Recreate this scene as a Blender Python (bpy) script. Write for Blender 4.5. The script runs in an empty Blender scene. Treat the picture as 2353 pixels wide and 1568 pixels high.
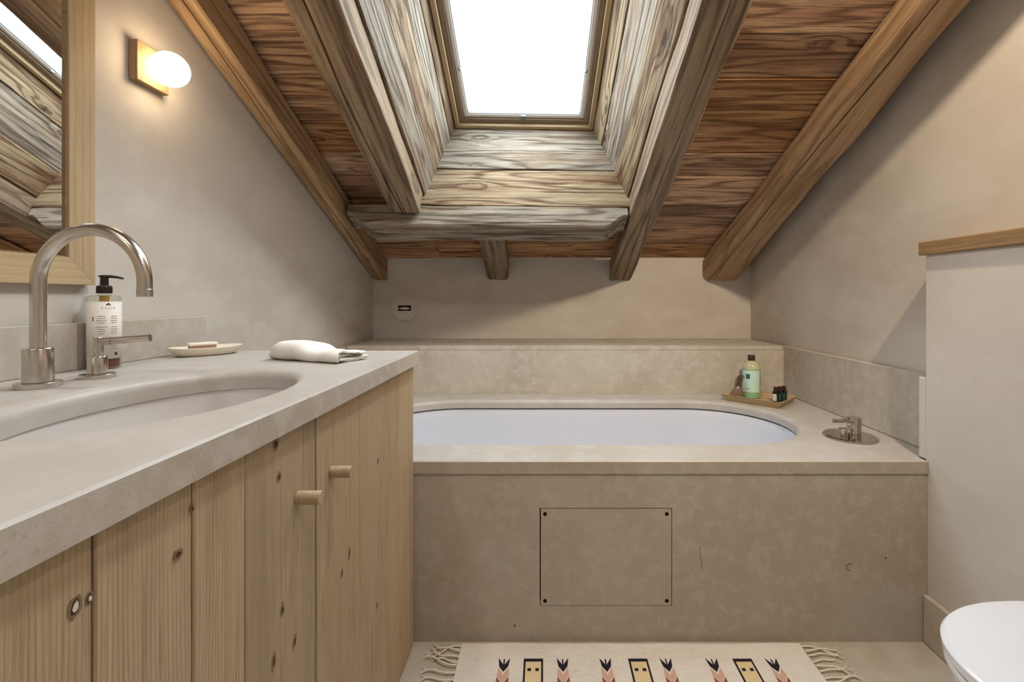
import bpy, bmesh, math, random
from mathutils import Vector, Matrix, noise as mnoise

random.seed(7)
C = bpy.context.scene.collection
PI = math.pi

# ------------------------------------------------------------------ camera, sky, exposure
F = 1080.0                       # focal length in photo pixels (2353 wide)
PX, PY, H = 1250.0, 684.0, 1.04  # vanishing point of the depth lines, eye height
cam = bpy.data.cameras.new('camera')
cam.sensor_width = 36.0
cam.lens = F / 2353 * 36
cam.shift_x = -(PX - 1176.5) / 2353
cam.shift_y = -(784 - PY) / 2353
cam.clip_start = 0.02
camo = bpy.data.objects.new('camera', cam)
C.objects.link(camo)
camo.location = (0, 0, H)
camo.rotation_euler = (PI / 2, 0, 0)
sc = bpy.context.scene
sc.camera = camo
sc.view_settings.view_transform = 'Standard'
sc.view_settings.look = 'None'
sc.view_settings.gamma = 1.0
sc.view_settings.exposure = 0.08
sc.view_settings.use_curve_mapping = False
try:
    sc.cycles.use_denoising = True
    sc.cycles.max_bounces = 6
    sc.cycles.diffuse_bounces = 4
    sc.cycles.glossy_bounces = 4
    sc.cycles.use_adaptive_sampling = True
    sc.cycles.adaptive_threshold = 0.06
    sc.cycles.transparent_max_bounces = 8
    sc.cycles.sample_clamp_indirect = 4.0
    sc.cycles.caustics_reflective = False
    sc.cycles.caustics_refractive = False
except Exception:
    pass
SKY = 13.5
world = bpy.data.worlds.new('overcast_sky')
sc.world = world
world.use_nodes = True
wb = world.node_tree.nodes['Background']
wb.inputs[0].default_value = (0.86, 0.935, 1.0, 1)
wb.inputs[1].default_value = SKY

# main dimensions (metres); y runs from the camera to the back wall
YT, Y1, YB = 1.415, 2.407, 2.843       # bath front, splash face, back wall
XL, XR = -1.034, 1.25                  # left and right wall
ZD, ZL, ZC = 0.5475, 0.7926, 0.881     # bath deck, ledge, vanity top
ZB, SL = 1.2795, 0.45                  # roof boards at the back wall, roof slope
YF = -1.0                              # wall behind the camera

# roof frames: local x up the slope, y to the right, z out of the roof
def roof_matrix(skew):
    v = Vector((skew, -1, SL)).normalized()
    u0 = Vector((1, 0, 0))
    n = v.cross(u0).normalized()
    u = n.cross(v).normalized()
    m = Matrix.Identity(4)
    for i, ax in enumerate((v, u, n)):
        m[0][i], m[1][i], m[2][i] = ax.x, ax.y, ax.z
    m.translation = Vector((0, YB, ZB))
    return m
RM = roof_matrix(0.0213)
R0 = roof_matrix(0.0)
BEND = (YB - YF) / 0.9119
RE = BEND - .07                         # upper end of the rafters

# ------------------------------------------------------------------ materials
MATS = {}
def newmat(name):
    m = bpy.data.materials.new(name)
    m.use_nodes = True
    nt = m.node_tree
    return m, nt, nt.nodes['Principled BSDF']
def N(nt, t, **kw):
    n = nt.nodes.new(t)
    for k, v in kw.items():
        if k.startswith('i_'):
            n.inputs[k[2:]].default_value = v
        else:
            setattr(n, k, v)
    return n
def lk(nt, a, b): nt.links.new(a, b)
def math_n(nt, op, a, b=None, c=None, clamp=False):
    n = nt.nodes.new('ShaderNodeMath'); n.operation = op; n.use_clamp = clamp
    for i, v in enumerate((a, b, c)):
        if v is None: continue
        if isinstance(v, (int, float)): n.inputs[i].default_value = v
        else: nt.links.new(v, n.inputs[i])
    return n.outputs[0]
def vmath(nt, op, a, b=None):
    n = nt.nodes.new('ShaderNodeVectorMath'); n.operation = op
    for i, v in enumerate((a, b)):
        if v is None: continue
        if isinstance(v, (tuple, list)): n.inputs[i].default_value = v
        elif isinstance(v, (int, float)): n.inputs['Scale'].default_value = v
        else: nt.links.new(v, n.inputs[i])
    return n
def mrange(nt, v, a, b, c, d, smooth=True):
    n = nt.nodes.new('ShaderNodeMapRange')
    n.interpolation_type = 'SMOOTHSTEP' if smooth else 'LINEAR'
    nt.links.new(v, n.inputs[0])
    for i, x in enumerate((a, b, c, d)): n.inputs[i + 1].default_value = x
    return n.outputs[0]
def mixc(nt, fac, a, b, blend='MIX'):
    n = nt.nodes.new('ShaderNodeMix'); n.data_type = 'RGBA'; n.blend_type = blend
    if isinstance(fac, (int, float)): n.inputs[0].default_value = fac
    else: nt.links.new(fac, n.inputs[0])
    for i, v in ((6, a), (7, b)):
        if isinstance(v, (tuple, list)): n.inputs[i].default_value = (*v[:3], 1)
        else: nt.links.new(v, n.inputs[i])
    return n.outputs[2]
def noise_n(nt, vec, scale, detail=3, rough=0.55, dist=0.0):
    n = N(nt, 'ShaderNodeTexNoise')
    n.inputs['Scale'].default_value = scale
    n.inputs['Detail'].default_value = detail
    n.inputs['Roughness'].default_value = rough
    n.inputs['Distortion'].default_value = dist
    lk(nt, vec, n.inputs['Vector'])
    return n
def sr(r, g, b):   # sRGB 0-255 to linear
    def f(x):
        x /= 255.0
        return x / 12.92 if x <= 0.04045 else ((x + 0.055) / 1.055) ** 2.4
    return (f(r), f(g), f(b))

def wood(name, light, dark, stain, stain_amt=0.5, knots=0.3, bump=0.35, rough=0.75, var=0.3,
         ringf=14.0, fib=1.0, knotcol=(0.03, 0.016, 0.008), ringw=0.5, lo=0.32, hi=0.72, kdens=1.0, straight=0.0, streak=0.6):
    m, nt, bs = newmat(name)
    tc = N(nt, 'ShaderNodeTexCoord'); oi = N(nt, 'ShaderNodeObjectInfo')
    off = vmath(nt, 'SCALE', (13.1, 7.3, 5.7)); lk(nt, oi.outputs['Random'], off.inputs['Scale'])
    p = vmath(nt, 'ADD', tc.outputs['Object'], off.outputs[0]).outputs[0]
    # slow waviness of the fibres
    ws = vmath(nt, 'MULTIPLY', p, (2.4, 9.0, 9.0)).outputs[0]
    wn = noise_n(nt, ws, 1.0, 2)
    wv = vmath(nt, 'SUBTRACT', wn.outputs['Color'], (0.5, 0.5, 0.5)).outputs[0]
    wv = vmath(nt, 'MULTIPLY', wv, (0.0, 0.014, 0.014)).outputs[0]
    p2 = vmath(nt, 'ADD', p, wv).outputs[0]
    # knots
    kv = vmath(nt, 'MULTIPLY', p2, (3.4 * kdens, 8.5 * kdens, 8.5 * kdens)).outputs[0]
    vo = N(nt, 'ShaderNodeTexVoronoi'); vo.feature = 'F1'; lk(nt, kv, vo.inputs['Vector'])
    vo.inputs['Scale'].default_value = 1.0
    sep = N(nt, 'ShaderNodeSeparateColor'); lk(nt, vo.outputs['Color'], sep.inputs[0])
    has = math_n(nt, 'LESS_THAN', sep.outputs[0], knots)
    kn = noise_n(nt, p2, 60.0, 2)
    dd = math_n(nt, 'ADD', vo.outputs['Distance'], math_n(nt, 'MULTIPLY', math_n(nt, 'SUBTRACT', kn.outputs[0], 0.5), 0.10))
    kcore = math_n(nt, 'MULTIPLY', mrange(nt, dd, 0.05, 0.13, 1.0, 0.0), has)
    khalo = math_n(nt, 'MULTIPLY', mrange(nt, dd, 0.04, 0.42, 1.0, 0.0), has)
    # growth rings as contour lines of a stretched noise, bending round the knots
    rs = vmath(nt, 'MULTIPLY', p2, (0.7, 9.0, 9.0)).outputs[0]
    rn = noise_n(nt, rs, 1.0, 2.0, 0.45)
    rv = math_n(nt, 'ADD', rn.outputs[0], math_n(nt, 'MULTIPLY', khalo, 0.16))
    if straight:
        sp = N(nt, 'ShaderNodeSeparateXYZ'); lk(nt, p2, sp.inputs[0])
        rv = math_n(nt, 'ADD', math_n(nt, 'MULTIPLY', rv, 0.25), math_n(nt, 'MULTIPLY', sp.outputs[1], straight))
    ring = math_n(nt, 'SINE', math_n(nt, 'MULTIPLY', rv, ringf * 6.283))
    ring = math_n(nt, 'MULTIPLY_ADD', ring, 0.5, 0.5)
    ring = math_n(nt, 'SUBTRACT', 1.0, math_n(nt, 'POWER', ring, 3.0))
    # fibres
    f1 = noise_n(nt, vmath(nt, 'MULTIPLY', p2, (2.4, 85.0, 85.0)).outputs[0], 1.0, 4, 0.7)
    f2 = noise_n(nt, vmath(nt, 'MULTIPLY', p2, (10.0, 360.0, 360.0)).outputs[0], 1.0, 2, 0.6)
    val = math_n(nt, 'MULTIPLY', f1.outputs[0], 0.30 + 0.32 * fib)
    val = math_n(nt, 'ADD', val, math_n(nt, 'MULTIPLY', f2.outputs[0], 0.36))
    val = math_n(nt, 'ADD', val, math_n(nt, 'MULTIPLY', math_n(nt, 'SUBTRACT', ring, 0.7), ringw * 0.4))
    val = math_n(nt, 'ADD', val, 0.01 + 0.16 * (1 - fib))
    vr = mrange(nt, val, lo, hi, 0, 1, False)
    col = mixc(nt, vr, dark, light)
    # large stains
    sn = noise_n(nt, vmath(nt, 'MULTIPLY', p2, (1.6, 9.0, 9.0)).outputs[0], 1.0, 3, 0.65)
    sm = math_n(nt, 'MULTIPLY', mrange(nt, sn.outputs[0], 0.46, 0.64, 0, 1), stain_amt)
    stc = mixc(nt, vr, tuple(x * 0.45 for x in stain), stain)
    col = mixc(nt, sm, col, stc)
    # dark weathering streaks
    dn = noise_n(nt, vmath(nt, 'MULTIPLY', p2, (3.2, 95.0, 95.0)).outputs[0], 1.0, 4, 0.65)
    dm = math_n(nt, 'MULTIPLY', mrange(nt, dn.outputs[0], 0.58, 0.67, 0, 1), streak * fib)
    col = mixc(nt, dm, col, tuple(x * 0.35 for x in dark))
    col = mixc(nt, math_n(nt, 'MULTIPLY', khalo, 0.35), col, tuple(x * 0.8 for x in dark))
    col = mixc(nt, math_n(nt, 'MULTIPLY', kcore, 0.85), col, knotcol)
    hs = N(nt, 'ShaderNodeHueSaturation')
    lk(nt, col, hs.inputs['Color'])
    lk(nt, math_n(nt, 'MULTIPLY_ADD', oi.outputs['Random'], var, 1.0 - var * 0.5), hs.inputs['Value'])
    r2 = math_n(nt, 'FRACT', math_n(nt, 'MULTIPLY', oi.outputs['Random'], 17.31))
    lk(nt, math_n(nt, 'MULTIPLY_ADD', r2, var * 0.6, 1.0 - var * 0.3), hs.inputs['Saturation'])
    lk(nt, hs.outputs[0], bs.inputs['Base Color'])
    bs.inputs['Roughness'].default_value = rough
    bs.inputs['Specular IOR Level'].default_value = 0.25
    hgt = math_n(nt, 'SUBTRACT', val, math_n(nt, 'MULTIPLY', kcore, 0.25))
    hgt = math_n(nt, 'SUBTRACT', hgt, math_n(nt, 'MULTIPLY', dm, 0.5))
    bp = N(nt, 'ShaderNodeBump'); bp.inputs['Strength'].default_value = bump
    bp.inputs['Distance'].default_value = 0.006
    lk(nt, hgt, bp.inputs['Height']); lk(nt, bp.outputs[0], bs.inputs['Normal'])
    MATS[name] = m
    return m

def mottled(name, a, b, c, s1=1.6, s2=9.0, s3=70.0, spec=0.25, rough=0.6, bump=0.08, speck=0.35, stretch=(1, 1, 1)):
    m, nt, bs = newmat(name)
    tc = N(nt, 'ShaderNodeTexCoord')
    p = vmath(nt, 'MULTIPLY', tc.outputs['Object'], stretch).outputs[0]
    n1 = noise_n(nt, p, s1, 3, 0.55, 0.4)
    n2 = noise_n(nt, p, s2, 5, 0.6, 0.2)
    n3 = noise_n(nt, p, s3, 3, 0.6)
    col = mixc(nt, mrange(nt, n1.outputs[0], 0.35, 0.65, 0, 1), a, b)
    col = mixc(nt, math_n(nt, 'MULTIPLY', mrange(nt, n2.outputs[0], 0.42, 0.68, 0, 1), 0.6), col, c)
    dk = mixc(nt, 1.0, col, (0.55, 0.52, 0.48), 'MULTIPLY')
    col = mixc(nt, math_n(nt, 'MULTIPLY', mrange(nt, n3.outputs[0], 0.55, 0.75, 0, 1), speck), col, dk)
    lk(nt, col, bs.inputs['Base Color'])
    bs.inputs['Roughness'].default_value = rough
    bs.inputs['Specular IOR Level'].default_value = spec
    bp = N(nt, 'ShaderNodeBump'); bp.inputs['Strength'].default_value = bump
    bp.inputs['Distance'].default_value = 0.004
    lk(nt, math_n(nt, 'ADD', n2.outputs[0], math_n(nt, 'MULTIPLY', n3.outputs[0], 0.4)), bp.inputs['Height'])
    lk(nt, bp.outputs[0], bs.inputs['Normal'])
    MATS[name] = m
    return m

def plain(name, col, rough=0.5, metal=0.0, spec=0.5, trans=0.0, emit=None, coat=0.0, ior=1.45, alpha=1.0, nbump=0.0, nscale=200.0):
    m, nt, bs = newmat(name)
    bs.inputs['Base Color'].default_value = (*col, 1)
    bs.inputs['Roughness'].default_value = rough
    bs.inputs['Metallic'].default_value = metal
    bs.inputs['Specular IOR Level'].default_value = spec
    bs.inputs['Transmission Weight'].default_value = trans
    bs.inputs['Coat Weight'].default_value = coat
    bs.inputs['IOR'].default_value = ior
    bs.inputs['Alpha'].default_value = alpha
    if emit:
        bs.inputs['Emission Color'].default_value = (*emit[0], 1)
        bs.inputs['Emission Strength'].default_value = emit[1]
    tc = N(nt, 'ShaderNodeTexCoord')
    nn = noise_n(nt, tc.outputs['Object'], nscale, 2)
    if nbump:
        bp = N(nt, 'ShaderNodeBump'); bp.inputs['Strength'].default_value = nbump
        bp.inputs['Distance'].default_value = 0.002
        lk(nt, nn.outputs[0], bp.inputs['Height']); lk(nt, bp.outputs[0], bs.inputs['Normal'])
    if metal < 0.5 and rough > 0.3:
        lk(nt, mrange(nt, nn.outputs[0], 0.3, 0.7, max(rough - 0.04, 0.0), min(rough + 0.04, 1.0)), bs.inputs['Roughness'])
    MATS[name] = m
    return m

def thin_glass(name, tint, refl=0.08, rough=0.02):
    m = bpy.data.materials.new(name); m.use_nodes = True
    nt = m.node_tree; nt.nodes.clear()
    out = nt.nodes.new('ShaderNodeOutputMaterial')
    tr = nt.nodes.new('ShaderNodeBsdfTransparent'); tr.inputs[0].default_value = (*tint, 1)
    gl = nt.nodes.new('ShaderNodeBsdfGlossy'); gl.inputs['Roughness'].default_value = rough
    mx = nt.nodes.new('ShaderNodeMixShader')
    ge = nt.nodes.new('ShaderNodeNewGeometry')
    dt = nt.nodes.new('ShaderNodeVectorMath'); dt.operation = 'DOT_PRODUCT'
    nt.links.new(ge.outputs['Normal'], dt.inputs[0]); nt.links.new(ge.outputs['Incoming'], dt.inputs[1])
    fr = math_n(nt, 'POWER', math_n(nt, 'SUBTRACT', 1.0, math_n(nt, 'ABSOLUTE', dt.outputs['Value']), None, True), 5.0)
    nt.links.new(math_n(nt, 'MULTIPLY_ADD', fr, 0.9, refl * 0.5), mx.inputs[0])
    nt.links.new(tr.outputs[0], mx.inputs[1]); nt.links.new(gl.outputs[0], mx.inputs[2])
    nt.links.new(mx.outputs[0], out.inputs[0])
    MATS[name] = m
    return m

wood('wood_board', sr(210, 170, 130), sr(118, 85, 60), sr(158, 110, 77), 0.65, 0.2, 0.6, 0.75, 0.5, 10.0, 1.0, lo=0.34, hi=0.68)
wood('wood_beam', sr(174, 152, 126), sr(100, 82, 64), sr(146, 118, 90), 0.5, 0.2, 0.5, 0.8, 0.15, 6.0, 0.9)
wood('wood_beam_honey', sr(198, 168, 132), sr(142, 112, 80), sr(178, 144, 106), 0.5, 0.12, 0.5, 0.8, 0.1, 6.0, 0.8, streak=0.45)
wood('wood_grey', sr(190, 180, 164), sr(92, 78, 64), sr(156, 128, 96), 0.65, 0.3, 0.7, 0.85, 0.2, 9.0, 1.0)
wood('wood_grey_brown', sr(184, 164, 134), sr(88, 66, 47), sr(132, 96, 66), 0.75, 0.5, 0.7, 0.85, 0.2, 9.0, 1.0, kdens=0.8)
wood('wood_knotty', sr(188, 168, 138), sr(88, 64, 46), sr(136, 98, 68), 0.75, 0.85, 0.7, 0.85, 0.1, 9.0, 1.0, knotcol=sr(70, 44, 32), kdens=0.95)
wood('wood_pine', sr(202, 182, 153), sr(160, 137, 108), sr(188, 166, 135), 0.5, 0.10, 0.3, 0.65, 0.12, 1.0, 0.4,
     knotcol=sr(82, 62, 44), ringw=0.38, lo=0.22, hi=0.78, straight=190.0)
wood('wood_frame', sr(206, 184, 150), sr(174, 149, 112), sr(196, 170, 132), 0.4, 0.06, 0.12, 0.55, 0.1, 1.0, 0.35,
     knotcol=sr(96, 64, 40), ringw=0.3, lo=0.2, hi=0.85, straight=60.0)
wood('wood_knob', sr(196, 178, 148), sr(164, 144, 112), sr(186, 166, 134), 0.4, 0.0, 0.1, 0.55, 0.05, 1.0, 0.5, ringw=0.2, straight=200.0)
wood('wood_oak', sr(170, 142, 108), sr(126, 100, 70), sr(150, 122, 88), 0.4, 0.0, 0.12, 0.55, 0.1, 1.0, 0.5, ringw=0.3, straight=90.0)
wood('wood_sash', sr(158, 140, 120), sr(124, 106, 88), sr(146, 126, 104), 0.3, 0.0, 0.08, 0.5, 0.05, 1.0, 0.5, ringw=0.3, straight=90.0)
wood('wood_tray', sr(204, 180, 144), sr(168, 142, 106), sr(192, 166, 128), 0.3, 0.0, 0.08, 0.5, 0.05, 1.0, 0.5, ringw=0.3, straight=90.0)
mottled('plaster', sr(205, 199, 191), sr(196, 188, 178), sr(211, 207, 200), 1.3, 5.0, 40.0, 0.2, 0.75, 0.10, 0.10, (1, 1, 1.8))
mottled('stone_top', sr(181, 176, 169), sr(173, 166, 157), sr(189, 185, 180), 2.0, 14.0, 180.0, 0.4, 0.42, 0.04, 0.20)
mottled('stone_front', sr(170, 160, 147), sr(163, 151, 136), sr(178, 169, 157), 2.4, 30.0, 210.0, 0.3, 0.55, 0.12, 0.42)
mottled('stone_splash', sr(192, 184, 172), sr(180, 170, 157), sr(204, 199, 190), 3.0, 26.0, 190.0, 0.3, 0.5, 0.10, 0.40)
mottled('stone_floor', sr(186, 176, 161), sr(176, 165, 148), sr(194, 186, 173), 2.0, 14.0, 180.0, 0.35, 0.5, 0.05, 0.25)
mottled('rug_wool', sr(224, 216, 204), sr(214, 205, 192), sr(230, 224, 215), 3.0, 40.0, 260.0, 0.05, 0.95, 0.5, 0.35, (1, 2.5, 1))
plain('steel', sr(208, 202, 194), 0.22, 1.0)
plain('steel_polished', sr(206, 198, 188), 0.10, 1.0)
plain('acrylic_white', sr(206, 209, 218), 0.16, 0, 0.5, coat=0.3)
plain('ceramic_white', sr(236, 238, 242), 0.18, 0, 0.5, coat=0.3)
plain('basin_white', sr(206, 202, 198), 0.2, 0, 0.5, coat=0.2)
plain('dish_cream', sr(228, 216, 198), 0.45, 0, 0.4)
plain('soap_white', sr(236, 226, 212), 0.5, 0, 0.4)
plain('soap_side', sr(160, 124, 100), 0.6, 0, 0.3)
plain('black_plastic', sr(34, 28, 26), 0.35, 0, 0.5)
plain('brown_cap', sr(56, 30, 24), 0.4, 0, 0.5)
plain('label_white', sr(226, 220, 212), 0.6, 0, 0.3)
plain('ink', sr(138, 126, 116), 0.7, 0, 0.2)
plain('ink_dark', sr(62, 54, 52), 0.7, 0, 0.2)
plain('liquid_brown', sr(104, 50, 40), 0.15, 0, 0.5)
plain('pump_amber', sr(176, 134, 60), 0.3, 0, 0.5)
plain('bottle_green', sr(138, 178, 138), 0.08, 0, 0.5, coat=0.6)
plain('bottle_shoulder', sr(184, 186, 146), 0.08, 0, 0.5, coat=0.6)
plain('label_mint', sr(196, 226, 214), 0.5, 0, 0.3)
plain('label_teal', sr(58, 96, 92), 0.5, 0, 0.3)
plain('bottle_black', sr(22, 30, 28), 0.15, 0, 0.5)
plain('seal_dark', sr(70, 68, 68), 0.6, 0, 0.2)
plain('hole_black', sr(28, 20, 14), 0.8, 0, 0.1)
plain('rim_white', sr(238, 236, 232), 0.4, 0, 0.4)
plain('rim_grey', sr(120, 122, 120), 0.5, 0, 0.4)
plain('towel', sr(238, 234, 226), 0.95, 0, 0.1, nbump=0.9, nscale=420)
plain('tassel', sr(226, 214, 194), 0.95, 0, 0.1, nbump=0.5, nscale=500)
plain('wool_navy', sr(42, 38, 48), 0.95, 0, 0.1, nbump=0.6, nscale=400)
plain('wool_ochre', sr(222, 198, 154), 0.95, 0, 0.1, nbump=0.6, nscale=400)
plain('wool_rust', sr(146, 82, 66), 0.95, 0, 0.1, nbump=0.6, nscale=400)
plain('wool_pink', sr(206, 166, 146), 0.95, 0, 0.1, nbump=0.6, nscale=400)
plain('mirror_silver', (0.92, 0.92, 0.92), 0.0, 1.0)
plain('globe_glow', (1, 0.95, 0.86), 0.4, 0, 0.2, emit=((1.0, 0.74, 0.46), 18.0))
plain('lamp_glow', (1, 0.95, 0.86), 0.4, 0, 0.2, emit=((1.0, 0.80, 0.56), 30.0))
plain('crystal_brown', sr(124, 98, 84), 0.15, 0, 0.5, coat=0.4)
plain('knot_core', sr(84, 64, 48), 0.8, 0, 0.2, nbump=0.6, nscale=300)
plain('knot_dark', sr(142, 118, 90), 0.8, 0, 0.2, nbump=0.6, nscale=300)
plain('knot_white', sr(228, 218, 206), 0.6, 0, 0.2)
thin_glass('window_glass', (0.97, 0.985, 0.98))
thin_glass('bottle_glass', (0.93, 0.94, 0.90))
thin_glass('crystal_clear', (0.78, 0.66, 0.60))

# ------------------------------------------------------------------ object helpers
def tag(o, label=None, cat=None, group=None, kind=None):
    if label: o['label'] = label
    if cat: o['category'] = cat
    if group: o['group'] = group
    if kind: o['kind'] = kind
    return o
def setmat(o, m):
    ms = m if isinstance(m, (list, tuple)) else [m]
    for x in ms: o.data.materials.append(MATS[x])
WORLD = {}
def link(o, M=None, parent=None):
    C.objects.link(o)
    M = M if M is not None else Matrix.Identity(4)
    WORLD[o.name] = M
    if parent is not None:
        o.parent = parent
        o.matrix_parent_inverse = WORLD[parent.name].inverted()
    o.matrix_basis = M
    return o
def mk(name, bm, mat, parent=None, M=None, smooth=False, label=None, cat=None, group=None, kind=None, recalc=True):
    me = bpy.data.meshes.new(name)
    if recalc: bmesh.ops.recalc_face_normals(bm, faces=bm.faces)
    bm.to_mesh(me); bm.free()
    if smooth is True:
        for p in me.polygons: p.use_smooth = True
    elif smooth:
        for p in me.polygons: p.use_smooth = True
        try: me.set_sharp_from_angle(angle=smooth)
        except Exception: pass
    o = bpy.data.objects.new(name, me)
    link(o, M, parent)
    setmat(o, mat)
    return tag(o, label, cat, group, kind)
def empty(name, loc, label=None, cat=None, group=None, kind=None, M=None):
    o = bpy.data.objects.new(name, None)
    o.empty_display_size = 0.05
    link(o, M if M is not None else Matrix.Translation(loc))
    return tag(o, label, cat, group, kind)
SH = math.radians(35)
def box(x0, x1, y0, y1, z0, z1, bev=0.0, seg=1, bm=None):
    nb = bmesh.new()
    bmesh.ops.create_cube(nb, size=1)
    for v in nb.verts:
        v.co = Vector((x0 + (v.co.x + .5) * (x1 - x0), y0 + (v.co.y + .5) * (y1 - y0), z0 + (v.co.z + .5) * (z1 - z0)))
    if bev > 0:
        bmesh.ops.bevel(nb, geom=nb.edges[:], offset=bev, segments=seg, affect='EDGES', profile=0.5)
    if bm is None: return nb
    tmp = bpy.data.meshes.new('tmp'); nb.to_mesh(tmp); nb.free(); bm.from_mesh(tmp); bpy.data.meshes.remove(tmp)
    return bm
def prism(pts, axis, a0, a1):
    """polygon pts extruded along axis: 'x' takes pts as (y,z), 'y' as (x,z), 'z' as (x,y)"""
    bm = bmesh.new()
    def P(p, a):
        return {'x': (a, p[0], p[1]), 'y': (p[0], a, p[1]), 'z': (p[0], p[1], a)}[axis]
    A = [bm.verts.new(P(p, a0)) for p in pts]; B = [bm.verts.new(P(p, a1)) for p in pts]
    n = len(pts)
    bm.faces.new(A); bm.faces.new(B[::-1])
    for i in range(n): bm.faces.new((A[i], A[(i + 1) % n], B[(i + 1) % n], B[i]))
    return bm
def loft(rings, closed=True, caps=True, bm=None):
    bm = bm or bmesh.new()
    R = [[bm.verts.new(p) for p in r] for r in rings]
    n = len(rings[0])
    for a, b in zip(R, R[1:]):
        for i in range(n if closed else n - 1):
            j = (i + 1) % n
            bm.faces.new((a[i], a[j], b[j], b[i]))
    if caps and closed:
        bm.faces.new(R[0][::-1]); bm.faces.new(R[-1])
    return bm
def lathe(prof, cx=0, cy=0, cz=0, n=40, bm=None):
    rings = [[(cx + r * math.cos(2 * PI * i / n), cy + r * math.sin(2 * PI * i / n), cz + z) for i in range(n)] for r, z in prof]
    return loft(rings, bm=bm)
def tube(path, rad, n=16, bm=None, caps=True):
    path = [Vector(p) for p in path]
    rads = rad if isinstance(rad, (list, tuple)) else [rad] * len(path)
    t0 = (path[1] - path[0]).normalized()
    ref = Vector((0, 0, 1)) if abs(t0.z) < 0.9 else Vector((0, 1, 0))
    nrm = t0.cross(ref).normalized()
    rings = []
    for i, p in enumerate(path):
        t = (path[min(i + 1, len(path) - 1)] - path[max(i - 1, 0)]).normalized()
        nrm = (nrm - t * nrm.dot(t)).normalized()
        bn = t.cross(nrm)
        rings.append([p + (nrm * math.cos(2 * PI * k / n) + bn * math.sin(2 * PI * k / n)) * rads[i] for k in range(n)])
    return loft(rings, caps=caps, bm=bm)
def frame_m(o, x, y, z):
    m = Matrix.Identity(4)
    for i, ax in enumerate((x, y, z)):
        ax = Vector(ax).normalized()
        m[0][i], m[1][i], m[2][i] = ax.x, ax.y, ax.z
    m.translation = Vector(o)
    return m
def plank(name, L, W, T, M, mat, parent, bev=0.003, rough=0.0):
    """board: local x along the grain, centred; top face at z=0, body below"""
    if rough <= 0:
        bm = box(-L / 2, L / 2, -W / 2, W / 2, -T, 0, bev)
        return mk(name, bm, mat, parent, M)
    ns = max(3, int(L / 0.12)); seed = random.random() * 50
    rings = []
    for i in range(ns + 1):
        x = -L / 2 + L * i / ns
        e0 = mnoise.noise(Vector((x * 4, seed, 0))) * rough; e1 = mnoise.noise(Vector((x * 4, seed, 9))) * rough
        y0, y1 = -W / 2 + e0, W / 2 + e1
        rings.append([(x, y0, -T), (x, y1, -T), (x, y1, -bev), (x, y1 - bev, 0), (x, y0 + bev, 0), (x, y0, -bev)])
    return mk(name, loft(rings), mat, parent, M)

def rect_ring(x, a0, a1, c0, c1, ch, seed, amp, crack=None, nb=5, ns=4):
    """hewn beam section at station x: chamfers ch=(bl, br, tr, tl), optional crack (a, width, depth) on the underside"""
    bl, br, tr, tl = ch
    P = []
    if crack:
        ca, cw, cd = crack
        seq = [a0 + bl + (ca - cw - a0 - bl) * i / 2 for i in range(3)]
        P += [(a, c0) for a in seq]; P.append((ca, c0 + cd))
        seq = [ca + cw + (a1 - br - ca - cw) * i / 2 for i in range(3)]
        P += [(a, c0) for a in seq]
    else:
        P += [(a0 + bl + (a1 - br - a0 - bl) * i / 6, c0) for i in range(7)]
    P += [(a1, c0 + br + (c1 - tr - c0 - br) * i / ns) for i in range(ns + 1)]
    P += [(a1 - tr + (a0 + tl - a1 + tr) * i / 2, c1) for i in range(3)]
    P += [(a0, c1 - tl + (c0 + bl - c1 + tl) * i / ns) for i in range(ns + 1)]
    out = []
    for k, (a, c) in enumerate(P):
        q = Vector((x * 3.0, a * 9 + seed, c * 9 - seed))
        q2 = Vector((x * 14.0, a * 30 + seed, c * 30))
        da = mnoise.noise(q) * amp + mnoise.noise(q2) * amp * 0.4
        dc = mnoise.noise(q + Vector((31, 7, 3))) * amp + mnoise.noise(q2 + Vector((5, 9, 2))) * amp * 0.4
        out.append((x, a + da, c + dc))
    return out
def text_mesh(txt, size):
    cu = bpy.data.curves.new('txt', 'FONT'); cu.body = txt; cu.size = size; cu.align_x = 'CENTER'; cu.resolution_u = 2
    ob = bpy.data.objects.new('txt', cu); C.objects.link(ob)
    dg = bpy.context.evaluated_depsgraph_get()
    me = bpy.data.meshes.new_from_object(ob.evaluated_get(dg))
    bpy.data.objects.remove(ob); bpy.data.curves.remove(cu)
    return me

# ------------------------------------------------------------------ room shell
def roofz(y): return ZB + SL * (YB - y)
side = [(YF - .1, -.1), (YB + .12, -.1), (YB + .12, roofz(YB + .12) + .03), (YF - .1, roofz(YF - .1) + .03)]
mk('wall_left', prism(side, 'x', XL - .12, XL), 'plaster', kind='structure', label='smooth beige plaster wall behind the mirror and lamp')
mk('wall_right', prism(side, 'x', XR, XR + .12), 'plaster', kind='structure', label='smooth beige plaster wall under the right rafter')
mk('wall_back', box(XL, XR, YB, YB + .12, -.1, ZB + .02), 'plaster', kind='structure', label='low plaster wall behind the bath ledge')
mk('wall_front', prism([(XL, -.1), (XR, -.1), (XR, roofz(YF) + .02), (XL, roofz(YF) + .02)], 'y', YF - .1, YF), 'plaster', kind='structure', label='plaster wall behind the camera')
mk('floor', box(XL, XR, YF, YB, -.1, 0), 'stone_floor', kind='structure', label='beige stone floor')

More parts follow.
